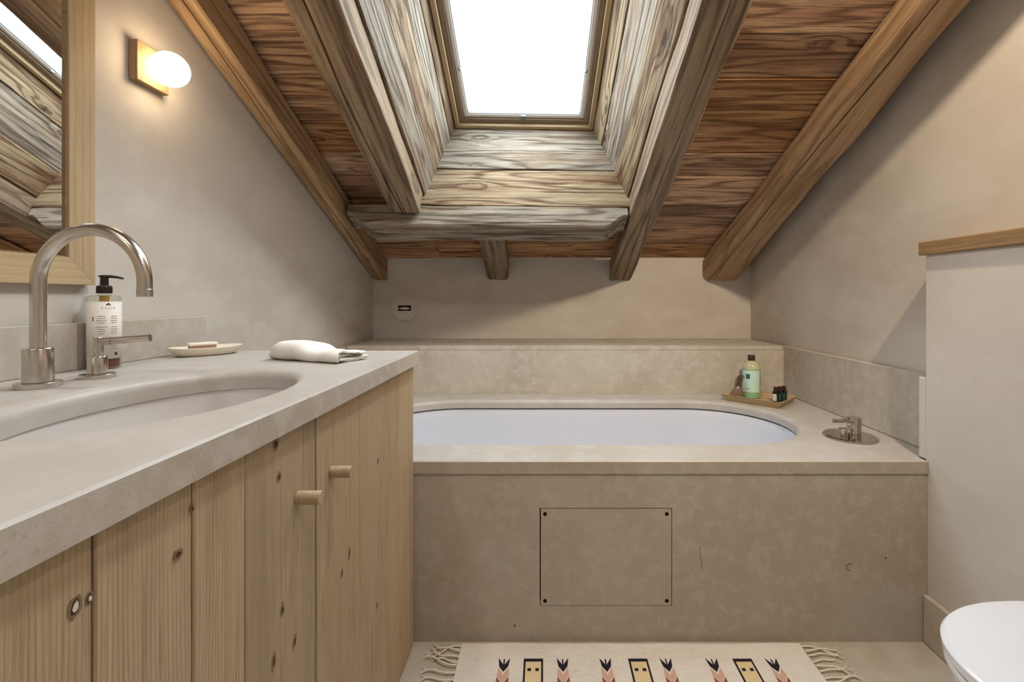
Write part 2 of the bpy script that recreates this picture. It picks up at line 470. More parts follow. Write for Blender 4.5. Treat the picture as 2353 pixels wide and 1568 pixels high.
# ceiling: solid deck above, boards below
ceil_o = empty('ceiling', (0, YB, ZB), kind='structure', label='sloping ceiling of old reddish brown boards')
HA0, HA1, HB0, HB1 = -.60, .405, .60, 1.93   # opening of the skylight shaft
deck = bmesh.new()
box(-.2, BEND + .02, XL - .1, HA0 - .03, .03, .06, bm=deck)
box(-.2, BEND + .02, HA1 + .03, XR + .1, .03, .06, bm=deck)
box(-.2, HB0 - .02, HA0 - .03, HA1 + .03, .03, .06, bm=deck)
box(HB1 + .03, BEND + .02, HA0 - .03, HA1 + .03, .03, .06, bm=deck)
mk('roof_deck', deck, 'wood_board', ceil_o, R0)
ys = [2.843, 2.69, 2.52, 2.343, 2.144, 2.008, 1.837, 1.66, 1.5, 1.33, 1.16]
while ys[-1] > YF: ys.append(ys[-1] - random.uniform(.15, .19))
bsm = [(YB - y) / .9119 for y in ys]
bsm[-1] = BEND
for i in range(len(bsm) - 1):
    b0, b1 = bsm[i] + .0015, bsm[i + 1] - .0015
    bays = []
    mid = (b0 + b1) / 2
    bays.append((XL + .002, HA0 - .02)); bays.append((HA1 + .02, XR - .002))
    if mid < HB0 or mid > HB1 + .02: bays.append((HA0 - .018, HA1 + .018))
    for a0, a1 in bays:
        bb0, bb1 = b0, b1
        if a0 < 0 < a1 and b1 > HB0 and mid < HB0: bb1 = HB0 + .0
        c = random.uniform(-.004, .004)
        # board runs across the roof: grain along the room's x axis, face pointing into the room
        u = Vector((1, 0, 0)); v = R0.col[0].xyz; n = R0.col[2].xyz
        o = R0 @ Vector(((bb0 + bb1) / 2, (a0 + a1) / 2, c))
        plank('board', a1 - a0, bb1 - bb0, .026, frame_m(o, u, v * 1, u.cross(v)), 'wood_board', ceil_o, .0025, .0015)

# ------------------------------------------------------------------ skylight shaft and window
shaft = empty('wall_shaft', RM @ Vector((.634, -.1, 0)), kind='structure', label='skylight shaft lined with weathered boards')
SB0, SB1, CF = .634, 1.90, .414
LA = lambda c: -.583 + (c + .01) / (CF + .01) * (.583 - .468)
RA = lambda c: .392 + (c + .01) / (CF + .01) * (.24 - .392)
def rpt(b, a, c): return RM @ Vector((b, a, c))
vdir = RM.col[0].xyz
for fn, sgn, cuts in ((LA, 1, (-.012, .115, .245, .345, .416)), (RA, -1, (-.012, .13, .30, .416))):
    for i in range(len(cuts) - 1):
        c0, c1 = cuts[i] + .001, cuts[i + 1] - .001
        p0, p1 = rpt(0, fn(c0), c0), rpt(0, fn(c1), c1)
        w = (p1 - p0).length
        yd = (p1 - p0).normalized() * sgn * -1
        nd = vdir.cross(yd)
        mid = rpt((SB0 + SB1) / 2 - .01, (fn(c0) + fn(c1)) / 2, (c0 + c1) / 2) + nd * random.uniform(-.003, .003)
        # nd must point to the inside of the shaft
        inside = (rpt((SB0 + SB1) / 2, -.1, (c0 + c1) / 2) - mid).dot(nd)
        if inside < 0: yd = -yd; nd = -nd
        plank('board', SB1 - SB0 + .05, w, .026, frame_m(mid, vdir, yd, nd), ('wood_grey', 'wood_grey_brown')[i % 2] if sgn > 0 else ('wood_grey_brown', 'wood_grey', 'wood_grey_brown')[i], shaft, .003, .002)
udir = RM.col[1].xyz; ndir = RM.col[2].xyz
def cross_board(b, c0, c1, mat, facing, th=.026):
    a0 = min(LA(c0), LA(c1)) - .02; a1 = max(RA(c0), RA(c1)) + .02
    o = rpt(b, (a0 + a1) / 2, (c0 + c1) / 2)
    x = udir * facing
    return plank('board', a1 - a0, c1 - c0, th, frame_m(o, x, x.cross(vdir * facing) * -1, vdir * facing), mat, shaft, .003, .002)
cross_board(SB0 - .004, -.068, .144, 'wood_knotty', 1)
cross_board(SB0, .147, .413, 'wood_grey', 1)
cross_board(SB1, -.02, .2, 'wood_grey', -1)
cross_board(SB1, .2, .413, 'wood_grey_brown', -1)
# solid casing outside the lining so no light leaks in
cs = bmesh.new()
box(HB0 - .06, HB1 + .06, HA0 - .05, HA0 - .03, .02, .460, bm=cs)
box(HB0 - .06, HB1 + .06, HA1 + .03, HA1 + .05, .02, .460, bm=cs)
box(HB0 - .06, HB0 - .04, HA0 - .05, HA1 + .05, .02, .460, bm=cs)
box(HB1 + .04, HB1 + .06, HA0 - .05, HA1 + .05, .02, .460, bm=cs)
box(HB0 - .06, HB1 + .06, HA0 - .05, -.470, .418, .460, bm=cs)
box(HB0 - .06, HB1 + .06, .242, HA1 + .05, .418, .460, bm=cs)
box(HB0 - .06, SB0 - .002, -.49, .26, .418, .460, bm=cs)
box(SB1 + .002, HB1 + .06, -.49, .26, .418, .460, bm=cs)
mk('casing', cs, 'seal_dark', shaft, RM)

win = empty('window_1', RM @ Vector((SB0, -.114, CF)), kind='structure', label='white daylight roof window in a brown wooden sash')
def wframe(name, off, wid, c0, c1, mat, bev=.002):
    a0, a1, b0, b1 = -.468 + off, .240 - off, SB0 + off, SB1 - off
    g = .0004
    for (bb0, bb1, aa0, aa1, alongb) in ((b0, b0 + wid, a0, a1, 0), (b1 - wid, b1, a0, a1, 0), (b0 + wid + g, b1 - wid - g, a0, a0 + wid, 1), (b0 + wid + g, b1 - wid - g, a1 - wid, a1, 1)):
        if alongb:
            bm = box(-(bb1 - bb0) / 2, (bb1 - bb0) / 2, -(aa1 - aa0) / 2, (aa1 - aa0) / 2, c0, c1, bev)
            M = RM @ Matrix.Translation(((bb0 + bb1) / 2, (aa0 + aa1) / 2, 0))
        else:
            bm = box(-(aa1 - aa0) / 2, (aa1 - aa0) / 2, -(bb1 - bb0) / 2, (bb1 - bb0) / 2, c0, c1, bev)
            M = RM @ Matrix.Translation(((bb0 + bb1) / 2, (aa0 + aa1) / 2, 0)) @ Matrix.Rotation(PI / 2, 4, 'Z')
        mk(name, bm, mat, win, M)
wframe('frame_rail', .000, .022, .404, .460, 'wood_frame')
wframe('sash_rail', .0225, .026, .424, .460, 'wood_sash')
wframe('glazing_rim', .0489, .0195, .434, .460, 'rim_white')
wframe('glazing_seal', .0687, .003, .438, .460, 'rim_grey', .0005)
mk('glass_pane', box(SB0 + .070, SB1 - .070, -.468 + .070, .240 - .070, .446, .452), 'window_glass', win, RM)
mk('latch', box(SB0 + .052, SB0 + .072, -.130, -.106, .420, .434, .003, 2), 'rim_grey', win, RM)
for s in (-.468 + .066, .240 - .066):
    mk('blind_clip', box(SB0 + .33, SB0 + .345, s - .004, s + .004, .424, .436, .002), 'rim_grey', win, RM)
portal = bpy.data.lights.new('sky_portal', 'AREA')
portal.shape = 'RECTANGLE'; portal.size = SB1 - SB0; portal.size_y = .70
try: portal.cycles.is_portal = True
except Exception: pass
po = bpy.data.objects.new('sky_portal', portal)
C.objects.link(po)
po.matrix_world = RM @ Matrix.Translation(((SB0 + SB1) / 2, -.114, .53))

# ------------------------------------------------------------------ beams
def beam(name, M, b0, b1, fn, mat, label, step=.05, amp=.0035, cut_at_wall=True, end_lift=0.0, group=None):
    seed = random.random() * 40
    n = int((b1 - b0) / step)
    rings = []
    for i in range(n + 1):
        b = b0 + (b1 - b0) * i / n
        a0, a1, c0, c1, ch, crack = fn(b)
        r = rect_ring(b, a0, a1, c0, c1, ch, seed, amp, crack)
        if i == 0 and cut_at_wall:
            r = [(SL * c + .002, a, c) for (_, a, c) in r]
        rings.append(r)
    # avoid the slanted first ring crossing the second
    if cut_at_wall: rings = [rings[0]] + [r for r in rings[1:] if r[0][0] > .02]
    return mk(name, loft(rings), mat, None, M, smooth=math.radians(40), label=label, cat='beam', group=group)
CB = -.125
ns = lambda x, s=0: mnoise.noise(Vector((x, s, 0)))
beam('rafter', R0, 0, RE, lambda b: (XL + .008, -.946 + .004 * ns(b * 3, 2), CB, -.014, (.006, .006, .002, .002), (-.985 + .014 * ns(b * 1.5, 4), .0022, .02)),
     'wood_beam_honey', 'honey brown old rafter running along the left wall above the lamp', amp=.004)
beam('rafter', RM, .646, RE, lambda b: (-.722 - .02 * min(b, 2) + .006 * ns(b * 2, 7), -.590, CB - .002, -.014, (.024, .006, .002, .002), (-.672 - .01 * min(b, 2) + .018 * ns(b * 1.2, 1), .0035 + .0012 * ns(b * 5, 3), .035)),
     'wood_beam', 'cracked grey brown rafter ending on the short header beam', cut_at_wall=False, amp=.004)
beam('rafter', RM, 0, RE, lambda b: (.398, .526 + .010 * ns(b * 4, 3) + .01 * min(b, 1.7), CB, -.014, (.006, .012, .002, .002), (.475 + .02 * ns(b * 1.1, 9), .0018 + .0014 * ns(b * 2.2, 3), .014)),
     'wood_beam', 'grey brown rafter between the skylight and the reddish boards, reaching the back wall', amp=.0045)
beam('rafter', R0, 0, RE, lambda b: (.962 + .05 * min(b, 1.9) + .008 * ns(b * 2.5, 6), XR - .010, CB, -.014, (.014, .085 + .012 * ns(b * 3, 8), .002, .002), (1.000 + .045 * b + .012 * ns(b * 1.3, 5), .0032, .03)),
     'wood_beam_honey', 'honey coloured rounded rafter running along the right wall', amp=.006)
beam('rafter', RM, 0, .476, lambda b: (-.344, -.212, CB, -.014, (.016, .016, .002, .002), None),
     'wood_beam', 'short rafter stub between the header beam and the back wall', step=.025, amp=.006)
# header (trimmer) across the slope: grain along the room's x axis, ends relieved with a curve
def header():
    rings = []
    x0, x1 = -.936, .386
    n = 60
    seed = 11.3
    for i in range(n + 1):
        x = x0 + (x1 - x0) * i / n
        def rel(d, L): 
            t = max(0.0, min(1.0, d / L)); t = t * t * (3 - 2 * t)
            return (1 - t)
        lift = .062 * rel(x - x0 - .015, .10) + .062 * rel(x1 - x - .012, .10)
        c0 = -.183 + lift
        b0, b1 = .488, .634
        P = rect_ring(x, b0, b1, c0, -.074, (.012, .008, .003, .003), seed, .0035, (.575 + .03 * math.sin(x * 2.2) + .01 * ns(x * 3, 1), .0022, .02))
        rings.append(P)
    u = RM.col[1].xyz; v = RM.col[0].xyz; n3 = RM.col[2].xyz
    # local x -> u, local y -> v, local z -> n ; mirrored triad, so flip normals via recalc
    M = Matrix.Identity(4)
    for k, ax in enumerate((u, v * -1, n3)):
        M[0][k], M[1][k], M[2][k] = ax.x, ax.y, ax.z
    M.translation = RM.translation
    rings = [[(x, -b, c) for (x, b, c) in r] for r in rings]
    mk('header_timber', loft(rings), 'wood_grey', None, M, smooth=math.radians(40), label='weathered silvery header beam with curved ends below the skylight shaft', cat='beam')
header()

# ------------------------------------------------------------------ bath: deck, panel, splash, tub
def arc_loop_stadium(cx, cy, A, B, d, z, n=24):
    r = B + d; hx = A - B
    pts = []
    for i in range(n + 1):
        t = -PI / 2 + PI * i / n
        pts.append((cx + hx + r * math.cos(t), cy + r * math.sin(t), z))
    for i in range(n + 1):
        t = PI / 2 + PI * i / n
        pts.append((cx - hx + r * math.cos(t), cy + r * math.sin(t), z))
    return pts
def loop_ellipse(cx, cy, a, b, d, z, n=72):
    return [(cx + (a + d) * math.cos(2 * PI * i / n), cy + (b + d) * math.sin(2 * PI * i / n), z) for i in range(n)]
def slab_with_hole(outer, loopfn, z1, z0, ch, rr):
    """outer: list of (x,y) ccw; loopfn(d,z); ch: edge chamfer; rr: hole round-over radius"""
    bm = bmesh.new()
    cxm = sum(p[0] for p in outer) / len(outer); cym = sum(p[1] for p in outer) / len(outer)
    def inset(p, d): return (p[0] - d * (1 if p[0] > cxm else -1), p[1] - d * (1 if p[1] > cym else -1))
    rings = [[(*p, z0) for p in outer], [(*p, z1 - ch) for p in outer], [(*inset(p, ch), z1) for p in outer]]
    R = [[bm.verts.new(q) for q in r] for r in rings]
    n = len(outer)
    for a, b in zip(R, R[1:]):
        for i in range(n): bm.faces.new((a[i], a[(i + 1) % n], b[(i + 1) % n], b[i]))
    hr = []
    K = 7
    for k in range(K + 1):
        t = PI / 2 * k / K
        hr.append(loopfn(rr * (1 - math.sin(t)), z1 - rr * (1 - math.cos(t))))
    hr.append(loopfn(0.0, z0))
    HR = [[bm.verts.new(q) for q in r] for r in hr]
    m = len(hr[0])
    sm = []
    for a, b in zip(HR, HR[1:]):
        for i in range(m): sm.append(bm.faces.new((a[i], a[(i + 1) % m], b[(i + 1) % m], b[i])))
    for top, inner in ((R[2], HR[0]), (R[0], HR[-1])):
        es = []
        for loop in (top, inner):
            for i in range(len(loop)):
                e = bm.edges.get((loop[i], loop[(i + 1) % len(loop)]))
                es.append(e)
        bmesh.ops.triangle_fill(bm, use_beauty=True, use_dissolve=False, edges=es)
    bmesh.ops.remove_doubles(bm, verts=bm.verts, dist=1e-6)
    return bm
TX, TY, TA, TB = .135, 1.9185, .855, .3355
tub_loop = lambda d, z: arc_loop_stadium(TX, TY, TA, TB, d, z)
XW = 1.158                                     # face of the low wall on the right
dk = slab_with_hole([(XL + .002, YT), (XW - .001, YT), (XW - .001, 1.4538), (XR - .002, 1.4538), (XR - .002, Y1 - .0055), (XL + .002, Y1 - .0055)], tub_loop, ZD, ZD - .039, .003, .018)
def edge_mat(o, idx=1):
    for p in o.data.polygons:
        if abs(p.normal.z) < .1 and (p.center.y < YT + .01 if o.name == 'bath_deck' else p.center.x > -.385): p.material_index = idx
edge_mat(mk('bath_deck', dk, ['stone_top', 'stone_front'], smooth=SH, label='pale stone deck slab around the sunken bathtub', cat='slab'))  # front edge takes the darker stone, painting in its shade
rings = []
for d, z in ((.006, .503), (.004, .499), (.0, .46), (-.012, .36), (-.035, .22), (-.075, .125), (-.13, .085), (-.2, .072), (-.29, .068)):
    rings.append(tub_loop(d, z))
tb = bmesh.new()
R = [[tb.verts.new(q) for q in r] for r in rings]
for a, b in zip(R, R[1:]):
    for i in range(len(a)): tb.faces.new((a[i], a[(i + 1) % len(a)], b[(i + 1) % len(a)], b[i]))
tb.faces.new(R[-1])
outer = [tub_loop(.03, .503), tub_loop(.03, .46), tub_loop(.02, .36), tub_loop(-.005, .22), tub_loop(-.06, .06), tub_loop(-.2, .03)]
R2 = [[tb.verts.new(q) for q in r] for r in outer]
for a, b in zip(R2, R2[1:]):
    for i in range(len(a)): tb.faces.new((a[i], a[(i + 1) % len(a)], b[(i + 1) % len(a)], b[i]))
tb.faces.new(R2[-1])
for i in range(len(R[0])): tb.faces.new((R[0][i], R[0][(i + 1) % len(R[0])], R2[0][(i + 1) % len(R[0])], R2[0][i]))
tub = empty('bathtub', (TX, TY, 0), label='white built-in bathtub sunk below the stone deck', cat='bathtub')
mk('shell', tb, 'acrylic_white', tub, smooth=math.radians(50))
mk('rim_seal', loft([tub_loop(.022, .5032), tub_loop(.022, .5078), tub_loop(.003, .5078), tub_loop(.003, .5032), tub_loop(.022, .5032)], caps=False), 'seal_dark', tub)
mk('drain', lathe([(.001, .0), (.028, .0), (.03, .003), (.026, .005), (.001, .006)], TX + .5, TY, .068), 'steel', tub, smooth=SH)
# front panel with access hatch
fp = bmesh.new()
hx0, hx1, hz0, hz1 = -.013, .387, .107, .4035
y0, y1, zt = YT + .004, YT + .034, ZD - .0395
for (a, b, c, d) in ((XL + .002, hx0, 0, zt), (hx1, XW - .001, 0, zt), (hx0, hx1, 0, hz0), (hx0, hx1, hz1, zt)):
    box(a, b, y0, y1, c + .0005, d, bm=fp)
panel = mk('bath_surround', fp, 'stone_front', label='brown beige stone front panel of the bath with a hatch', cat='surround')
hatch = mk('access_hatch', box(hx0 + .003, hx1 - .0015, y0 + .001, y1, hz0 + .001, hz1 - .002, .0012), 'stone_front', panel, label='square stone access hatch held by four dark screws')
mk('joint_backing', box(hx0 - .02, hx1 + .02, y1 + .001, y1 + .006, hz0 - .02, hz1 + .02), 'hole_black', panel)
for sx in (hx0 + .016, hx1 - .016):
    for sz in (hz0 + .016, hz1 - .018):
        s = lathe([(.0005, -.002), (.0058, -.002), (.0058, .0004), (.0030, .0006), (.0004, .0002)], 0, 0, 0, 16)
        mk('screw', s, 'hole_black', hatch, frame_m((sx, y0 + .001, sz), (1, 0, 0), (0, 0, 1), (0, -1, 0)))
# small fossil marks in the stone
def curl(pts, r, par, nm='fossil_mark'):
    mk(nm, tube([(p[0], y0 - .0001, p[1]) for p in pts], r, 6), 'ink_dark', par)
def fx(px): return (px - PX) * y0 / F
def fz(py): return H - (py - PY) * y0 / F
curl([(fx(1958), fz(1297)), (fx(1950), fz(1296)), (fx(1944), fz(1302)), (fx(1946), fz(1309)), (fx(1952), fz(1311))], .0008, panel)
curl([(fx(1608), fz(1255)), (fx(1610), fz(1285)), (fx(1614), fz(1312))], .0006, panel)
curl([(fx(2033), fz(1282)), (fx(2036), fz(1283))], .0018, panel)
curl([(fx(1182), fz(1436)), (fx(1184), fz(1440))], .0018, panel)
# raised ledge behind the bath and side splash stones
mk('ledge_top', box(XL + .0242, XR - .0242, Y1 - .004, YB - .001, ZL - .022, ZL, .002), 'stone_splash', label='narrow stone ledge top below the back wall', cat='slab')
mk('splash_stone', box(XL + .024, XR - .0238, Y1 - .0045, Y1 + .02, ZD - .03, ZL - .0225, .001), 'stone_splash', label='long speckled stone upstand behind the bath', cat='slab')
mk('splash_stone', box(XR - .0235, XR - .0015, 1.4545, Y1 + .012, ZD + .0005, ZL, .003), 'stone_splash', label='stone upstand along the right wall beside the bath mixer', cat='slab')
mk('splash_stone', box(XL + .0015, XL + .0235, YT + .04, Y1 - .005, ZD + .0005, ZL, .003), 'stone_splash', label='stone upstand along the left wall behind the vanity', cat='slab')

# low wall on the right with its wooden cap
mk('wall_low', box(XW, XR - .0005, YF, 1.424, 0, 1.168), 'plaster', kind='structure', label='low pale plaster boxing behind the toilet')
mk('splash_stone', box(XW + .0005, XR - .025, 1.4245, 1.4535, ZD + .0005, ZL + .003, .002), 'plaster', label='narrow pale end stone of the low wall above the bath deck', cat='slab')
capm = frame_m(((XW - .012 + XR) / 2, (YF + 1.443) / 2, 1.2095), (0, 1, 0), (-1, 0, 0), (0, 0, 1))
plank('trim_1', 1.443 - YF - .002, XR - XW + .012 - .001, .041, capm, 'wood_oak', None, .003)
bpy.data.objects['trim_1']['kind'] = 'structure'
bpy.data.objects['trim_1']['label'] = 'oak cap board on the low wall'
mk('baseboard_right', box(XW - .016, XW - .0005, YF, YT + .003, .0005, .145, .003), 'stone_floor', kind='structure', label='stone skirting at the foot of the low wall')

# bath mixer on the deck
mx, my = 1.079, 1.657
mixer = empty('bath_mixer', (mx, my, ZD), label='polished nickel bath mixer on a round plate on the deck', cat='tap')
mk('plate', lathe([(.001, .0002), (.081, .0002), (.084, .002), (.084, .005), (.080, .0085), (.001, .0085)], mx, my, ZD, 64), 'steel_polished', mixer, smooth=SH)
bx_, by_ = mx + .022, my + .012
mk('body', lathe([(.001, .009), (.0225, .009), (.0225, .036), (.0215, .0375), (.0215, .0395), (.0235, .041), (.0235, .064), (.022, .0665), (.001, .067)], bx_, by_, ZD, 40), 'steel_polished', mixer, smooth=SH)
mk('lever', tube([(bx_ - .020, by_ - .002, ZD + .055), (bx_ - .034, by_ - .004, ZD + .0555), (bx_ - .0345, by_ - .004, ZD + .0555), (bx_ - .088, by_ - .012, ZD + .057)], [.009, .009, .0062, .0062], 20), 'steel_polished', mixer, smooth=SH)
mk('diverter', lathe([(.001, .009), (.009, .009), (.009, .030), (.0115, .031), (.0115, .037), (.001, .038)], mx - .034, my - .016, ZD, 24), 'steel_polished', mixer, smooth=SH)
mk('diverter_pin', tube([(mx - .034, my - .016, ZD + .034), (mx - .058, my - .022, ZD + .036)], .0036, 12), 'steel_polished', mixer, smooth=SH)

# flush waterfall inlet on the back wall
sx, sz = -.842, .977
inlet = empty('bath_inlet', (sx, YB, sz), label='round plaster coloured bath inlet with a dark slot in the back wall', cat='inlet')
di = frame_m((sx, YB - .0005, sz), (1, 0, 0), (0, 0, 1), (0, -1, 0))
mk('disc', lathe([(.067, -.0), (.079, -.0), (.082, .004), (.079, .0075), (.070, .007), (.067, .002)] , 0, 0, 0, 48), 'plaster', inlet, di, smooth=SH)
mk('cover', lathe([(.001, .0), (.063, .0), (.064, .002), (.001, .0025)], 0, 0, 0, 48), 'plaster', inlet, di, smooth=SH)
mk('slot', box(-.039, .039, -.017, .015, .0026, .0034, .0005), 'hole_black', inlet, di)
lip = [[(-.036 + .072 * i / 12, -.003 + s * .0075 * math.sin(PI * (i + .6) / 13.2), z) for i in range(13)] for s, z in ((-1, .0036), (-1, .007), (1, .007), (1, .0036), (-1, .0036))]
mk('lip', loft(lip, closed=False, caps=False), 'steel', inlet, di)

# ------------------------------------------------------------------ vanity
VX, VY0, VY1 = -.39, .10, 1.404
van = empty('vanity_cabinet', ((XL + VX) / 2, .75, 0), label='pale pine vanity cabinet with plank doors under the stone counter', cat='cabinet')
cb = bmesh.new()
box(XL + .003, VX - .024, VY0, VY1 - .002, .012, .030, bm=cb)
box(XL + .003, XL + .02, VY0, VY1 - .002, .030, .8395, bm=cb)
box(XL + .02, VX - .024, VY0, VY0 + .02, .030, .8395, bm=cb)
box(XL + .02, VX - .024, VY1 - .022, VY1 - .002, .030, .8395, bm=cb)
box(VX - .03, VX - .024, VY0 + .02, VY1 - .022, .030, .8395, bm=cb)
mk('carcass', cb, 'wood_pine', van)
mk('plinth', box(XL + .003, VX - .03, VY0, VY1 - .002, .0005, .0115), 'hole_black', van)
def vplank(ya, yb, par, mat='wood_pine', xoff=0.0, z0=.004, z1=.839):
    M = frame_m((VX + xoff, (ya + yb) / 2, (z0 + z1) / 2), (0, 0, 1), (0, -1, 0), (1, 0, 0))
    return plank('plank', z1 - z0, yb - ya, .022, M, mat, par, .0018, .0008)
def door(cuts, g0=.002, g1=.002):
    d = empty('door', (VX - .01, (cuts[0] + cuts[-1]) / 2, .01))
    d.parent = van; d.matrix_parent_inverse = WORLD[van.name].inverted()
    for i, (a, b) in enumerate(zip(cuts, cuts[1:])):
        vplank(a + (g0 if i == 0 else .0006), b - (g1 if i == len(cuts) - 2 else .0006), d, xoff=random.uniform(-.0008, .0008))
    return d
d1 = door((.102, .25, .408))
d2 = door((.408, .522, .612, .804), .0012, .003)
d3 = door((.804, .993, 1.18), .003, .002)
ep = door((1.18, 1.359, 1.404), .0015, .0)
ep.name = 'end_panel'
WORLD['end_panel'] = WORLD.get('door.003', Matrix.Translation(ep.location))
for d, yk, zk in ((d2, .743, .7235), (d3, .8596, .721)):
    kb = lathe([(.0005, .0), (.0105, .0), (.0105, .035), (.0095, .0372), (.0005, .0374)], 0, 0, 0, 28)
    mk('knob', kb, 'wood_knob', d, frame_m((VX + .001, yk, zk), (0, 0, 1), (0, -1, 0), (1, 0, 0)), smooth=SH, label='short round wooden peg knob')
def knot(px, py, w, h, par, white=False, rot=0.0):
    y = -VX / (PX - px) * F; z = H - (py - PY) * y / F
    M = frame_m((VX + .0009, y, z), (0, 0, 1), (0, -1, 0), (1, 0, 0)) @ Matrix.Rotation(rot, 4, 'Z')
    w *= .8; h *= .8
    def blob(s, hh):
        n = 14; sd = random.random() * 9
        return prism([(h * s * math.cos(2 * PI * i / n) * (1 + .35 * mnoise.noise(Vector((math.cos(2 * PI * i / n) * 1.5, math.sin(2 * PI * i / n) * 1.5, sd)))),
                       w * s * math.sin(2 * PI * i / n) * (1 + .35 * mnoise.noise(Vector((math.cos(2 * PI * i / n) * 1.5, math.sin(2 * PI * i / n) * 1.5, sd + 4))))) for i in range(n)], 'z', -.002, hh)
    mk('knot', blob(1.15, .0), 'knot_dark', par, M)
    mk('knot_core', blob(.72 if white else .55, .0003), 'knot_core', par, M)
    if white: mk('knot_filling', blob(.46, .0006), 'knot_white', par, M)
knot(170, 1396, .0065, .011, d1, True, -.2)
knot(204, 1376, .0048, .006, d1, True)
knot(408, 1274, .0075, .006, d2)
knot(440, 1170, .003, .005, d2)
knot(640, 1096, .006, .009, d2)
knot(632, 1022, .008, .012, d2)
knot(648, 1402, .005, .012, d2, rot=.1)
knot(676, 1474, .006, .011, d2, rot=-.2)
knot(628, 1520, .005, .016, d2, rot=-.1)
knot(802, 1272, .0045, .013, d3, rot=-.15)
knot(785, 1318, .004, .010, d3, rot=-.1)
knot(866, 1392, .004, .009, d3)
knot(868, 1060, .004, .008, d3, rot=-.3)
# counter with oval basin
SX, SY, SA, SB_ = -.622, .785, .160, .250
sink_loop = lambda d, z: loop_ellipse(SX, SY, SA, SB_, d, z)
ct = slab_with_hole([(-.378, .082), (-.378, YT - .0015), (XL + .002, YT - .0015), (XL + .002, .082)], sink_loop, ZC, ZC - .0405, .003, .020)
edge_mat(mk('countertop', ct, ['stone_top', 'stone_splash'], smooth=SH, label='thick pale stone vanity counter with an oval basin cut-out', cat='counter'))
bs_ = [(.003, .8395), (.003, .835), (-.002, .79), (-.012, .745), (-.035, .718), (-.08, .704), (-.135, .700)]
bo = [(.022, .8395), (.022, .832), (.016, .79), (.004, .735), (-.03, .700), (-.13, .686)]
bb = bmesh.new()
Ra = [[bb.verts.new(q) for q in sink_loop(d, z)] for d, z in bs_]
Rb = [[bb.verts.new(q) for q in sink_loop(d, z)] for d, z in bo]
for Rr in (Ra, Rb):
    for a, b in zip(Rr, Rr[1:]):
        for i in range(len(a)): bb.faces.new((a[i], a[(i + 1) % len(a)], b[(i + 1) % len(a)], b[i]))
    bb.faces.new(Rr[-1])
for i in range(len(Ra[0])): bb.faces.new((Ra[0][i], Ra[0][(i + 1) % len(Ra[0])], Rb[0][(i + 1) % len(Ra[0])], Rb[0][i]))
sink = empty('wash_basin', (SX, SY, .686), label='white oval basin set under the vanity counter', cat='sink')
mk('bowl', bb, 'basin_white', sink, smooth=math.radians(60))
mk('drain', lathe([(.001, .0), (.022, .0), (.023, .003), (.012, .005), (.001, .005)], SX, SY, .700), 'steel', sink, smooth=SH)
mk('backsplash', box(XL + .0015, XL + .0135, .082, 1.420, ZC + .0003, ZC + .103, .0015), 'stone_splash', label='low stone backsplash on the counter below the mirror', cat='slab')

# tap: spout and its separate lever handle
fx_, fy_ = -.897, .8336
tap = empty('basin_tap', (fx_, fy_, ZC), label='tall brushed nickel swan neck basin spout', cat='tap')
mk('flange', lathe([(.001, .0003), (.031, .0003), (.031, .0085), (.030, .0095), (.001, .0098)], fx_, fy_, ZC, 48), 'steel', tap, smooth=SH)
mk('base', lathe([(.001, .010), (.0205, .010), (.0205, .068), (.0195, .0695), (.001, .0697)], fx_, fy_, ZC, 48), 'steel', tap, smooth=SH)
RR, zc_ = .0945, 1.066
path = [(fx_, fy_, ZC + .070)] + [(fx_, fy_, ZC + .070 + (zc_ - ZC - .070) * i / 6) for i in range(1, 6)]
for i in range(33):
    t = PI - PI * i / 32
    path.append((fx_ + RR + RR * math.cos(t), fy_, zc_ + RR * math.sin(t)))
path.append((fx_ + 2 * RR, fy_, 1.0555))
mk('spout', tube(path, .0112, 28), 'steel', tap, smooth=math.radians(50))
mk('aerator', lathe([(.001, .0), (.0112, .0), (.0116, .0005), (.0116, .0135), (.0112, .014), (.001, .0142)], fx_ + 2 * RR, fy_, 1.041, 28), 'steel', tap, smooth=SH)
hx_, hy_ = -.886, .933
hd = empty('tap_handle', (hx_, hy_, ZC), label='brushed nickel lever handle beside the swan neck spout', cat='tap')
mk('flange', lathe([(.001, .0003), (.028, .0003), (.028, .007), (.027, .008), (.001, .0083)], hx_, hy_, ZC, 48), 'steel', hd, smooth=SH)
mk('base', lathe([(.001, .0085), (.0155, .0085), (.0155, .040), (.014, .0425), (.001, .043)], hx_, hy_, ZC, 40), 'steel', hd, smooth=SH)
mk('stem', lathe([(.001, .043), (.0092, .043), (.0092, .079), (.0085, .080), (.001, .0802)], hx_, hy_, ZC, 32), 'steel', hd, smooth=SH)
mk('lever_socket', tube([(hx_ + .004, hy_ + .001, ZC + .0715), (hx_ + .022, hy_ + .006, ZC + .0725)], .0082, 24), 'steel', hd, smooth=SH)
mk('lever', tube([(hx_ + .022, hy_ + .006, ZC + .0725), (hx_ + .023, hy_ + .006, ZC + .0726), (hx_ + .0235, hy_ + .0062, ZC + .0726), (hx_ + .086, hy_ + .022, ZC + .077)], [.0062, .0062, .0075, .0075], 24), 'steel', hd, smooth=SH)

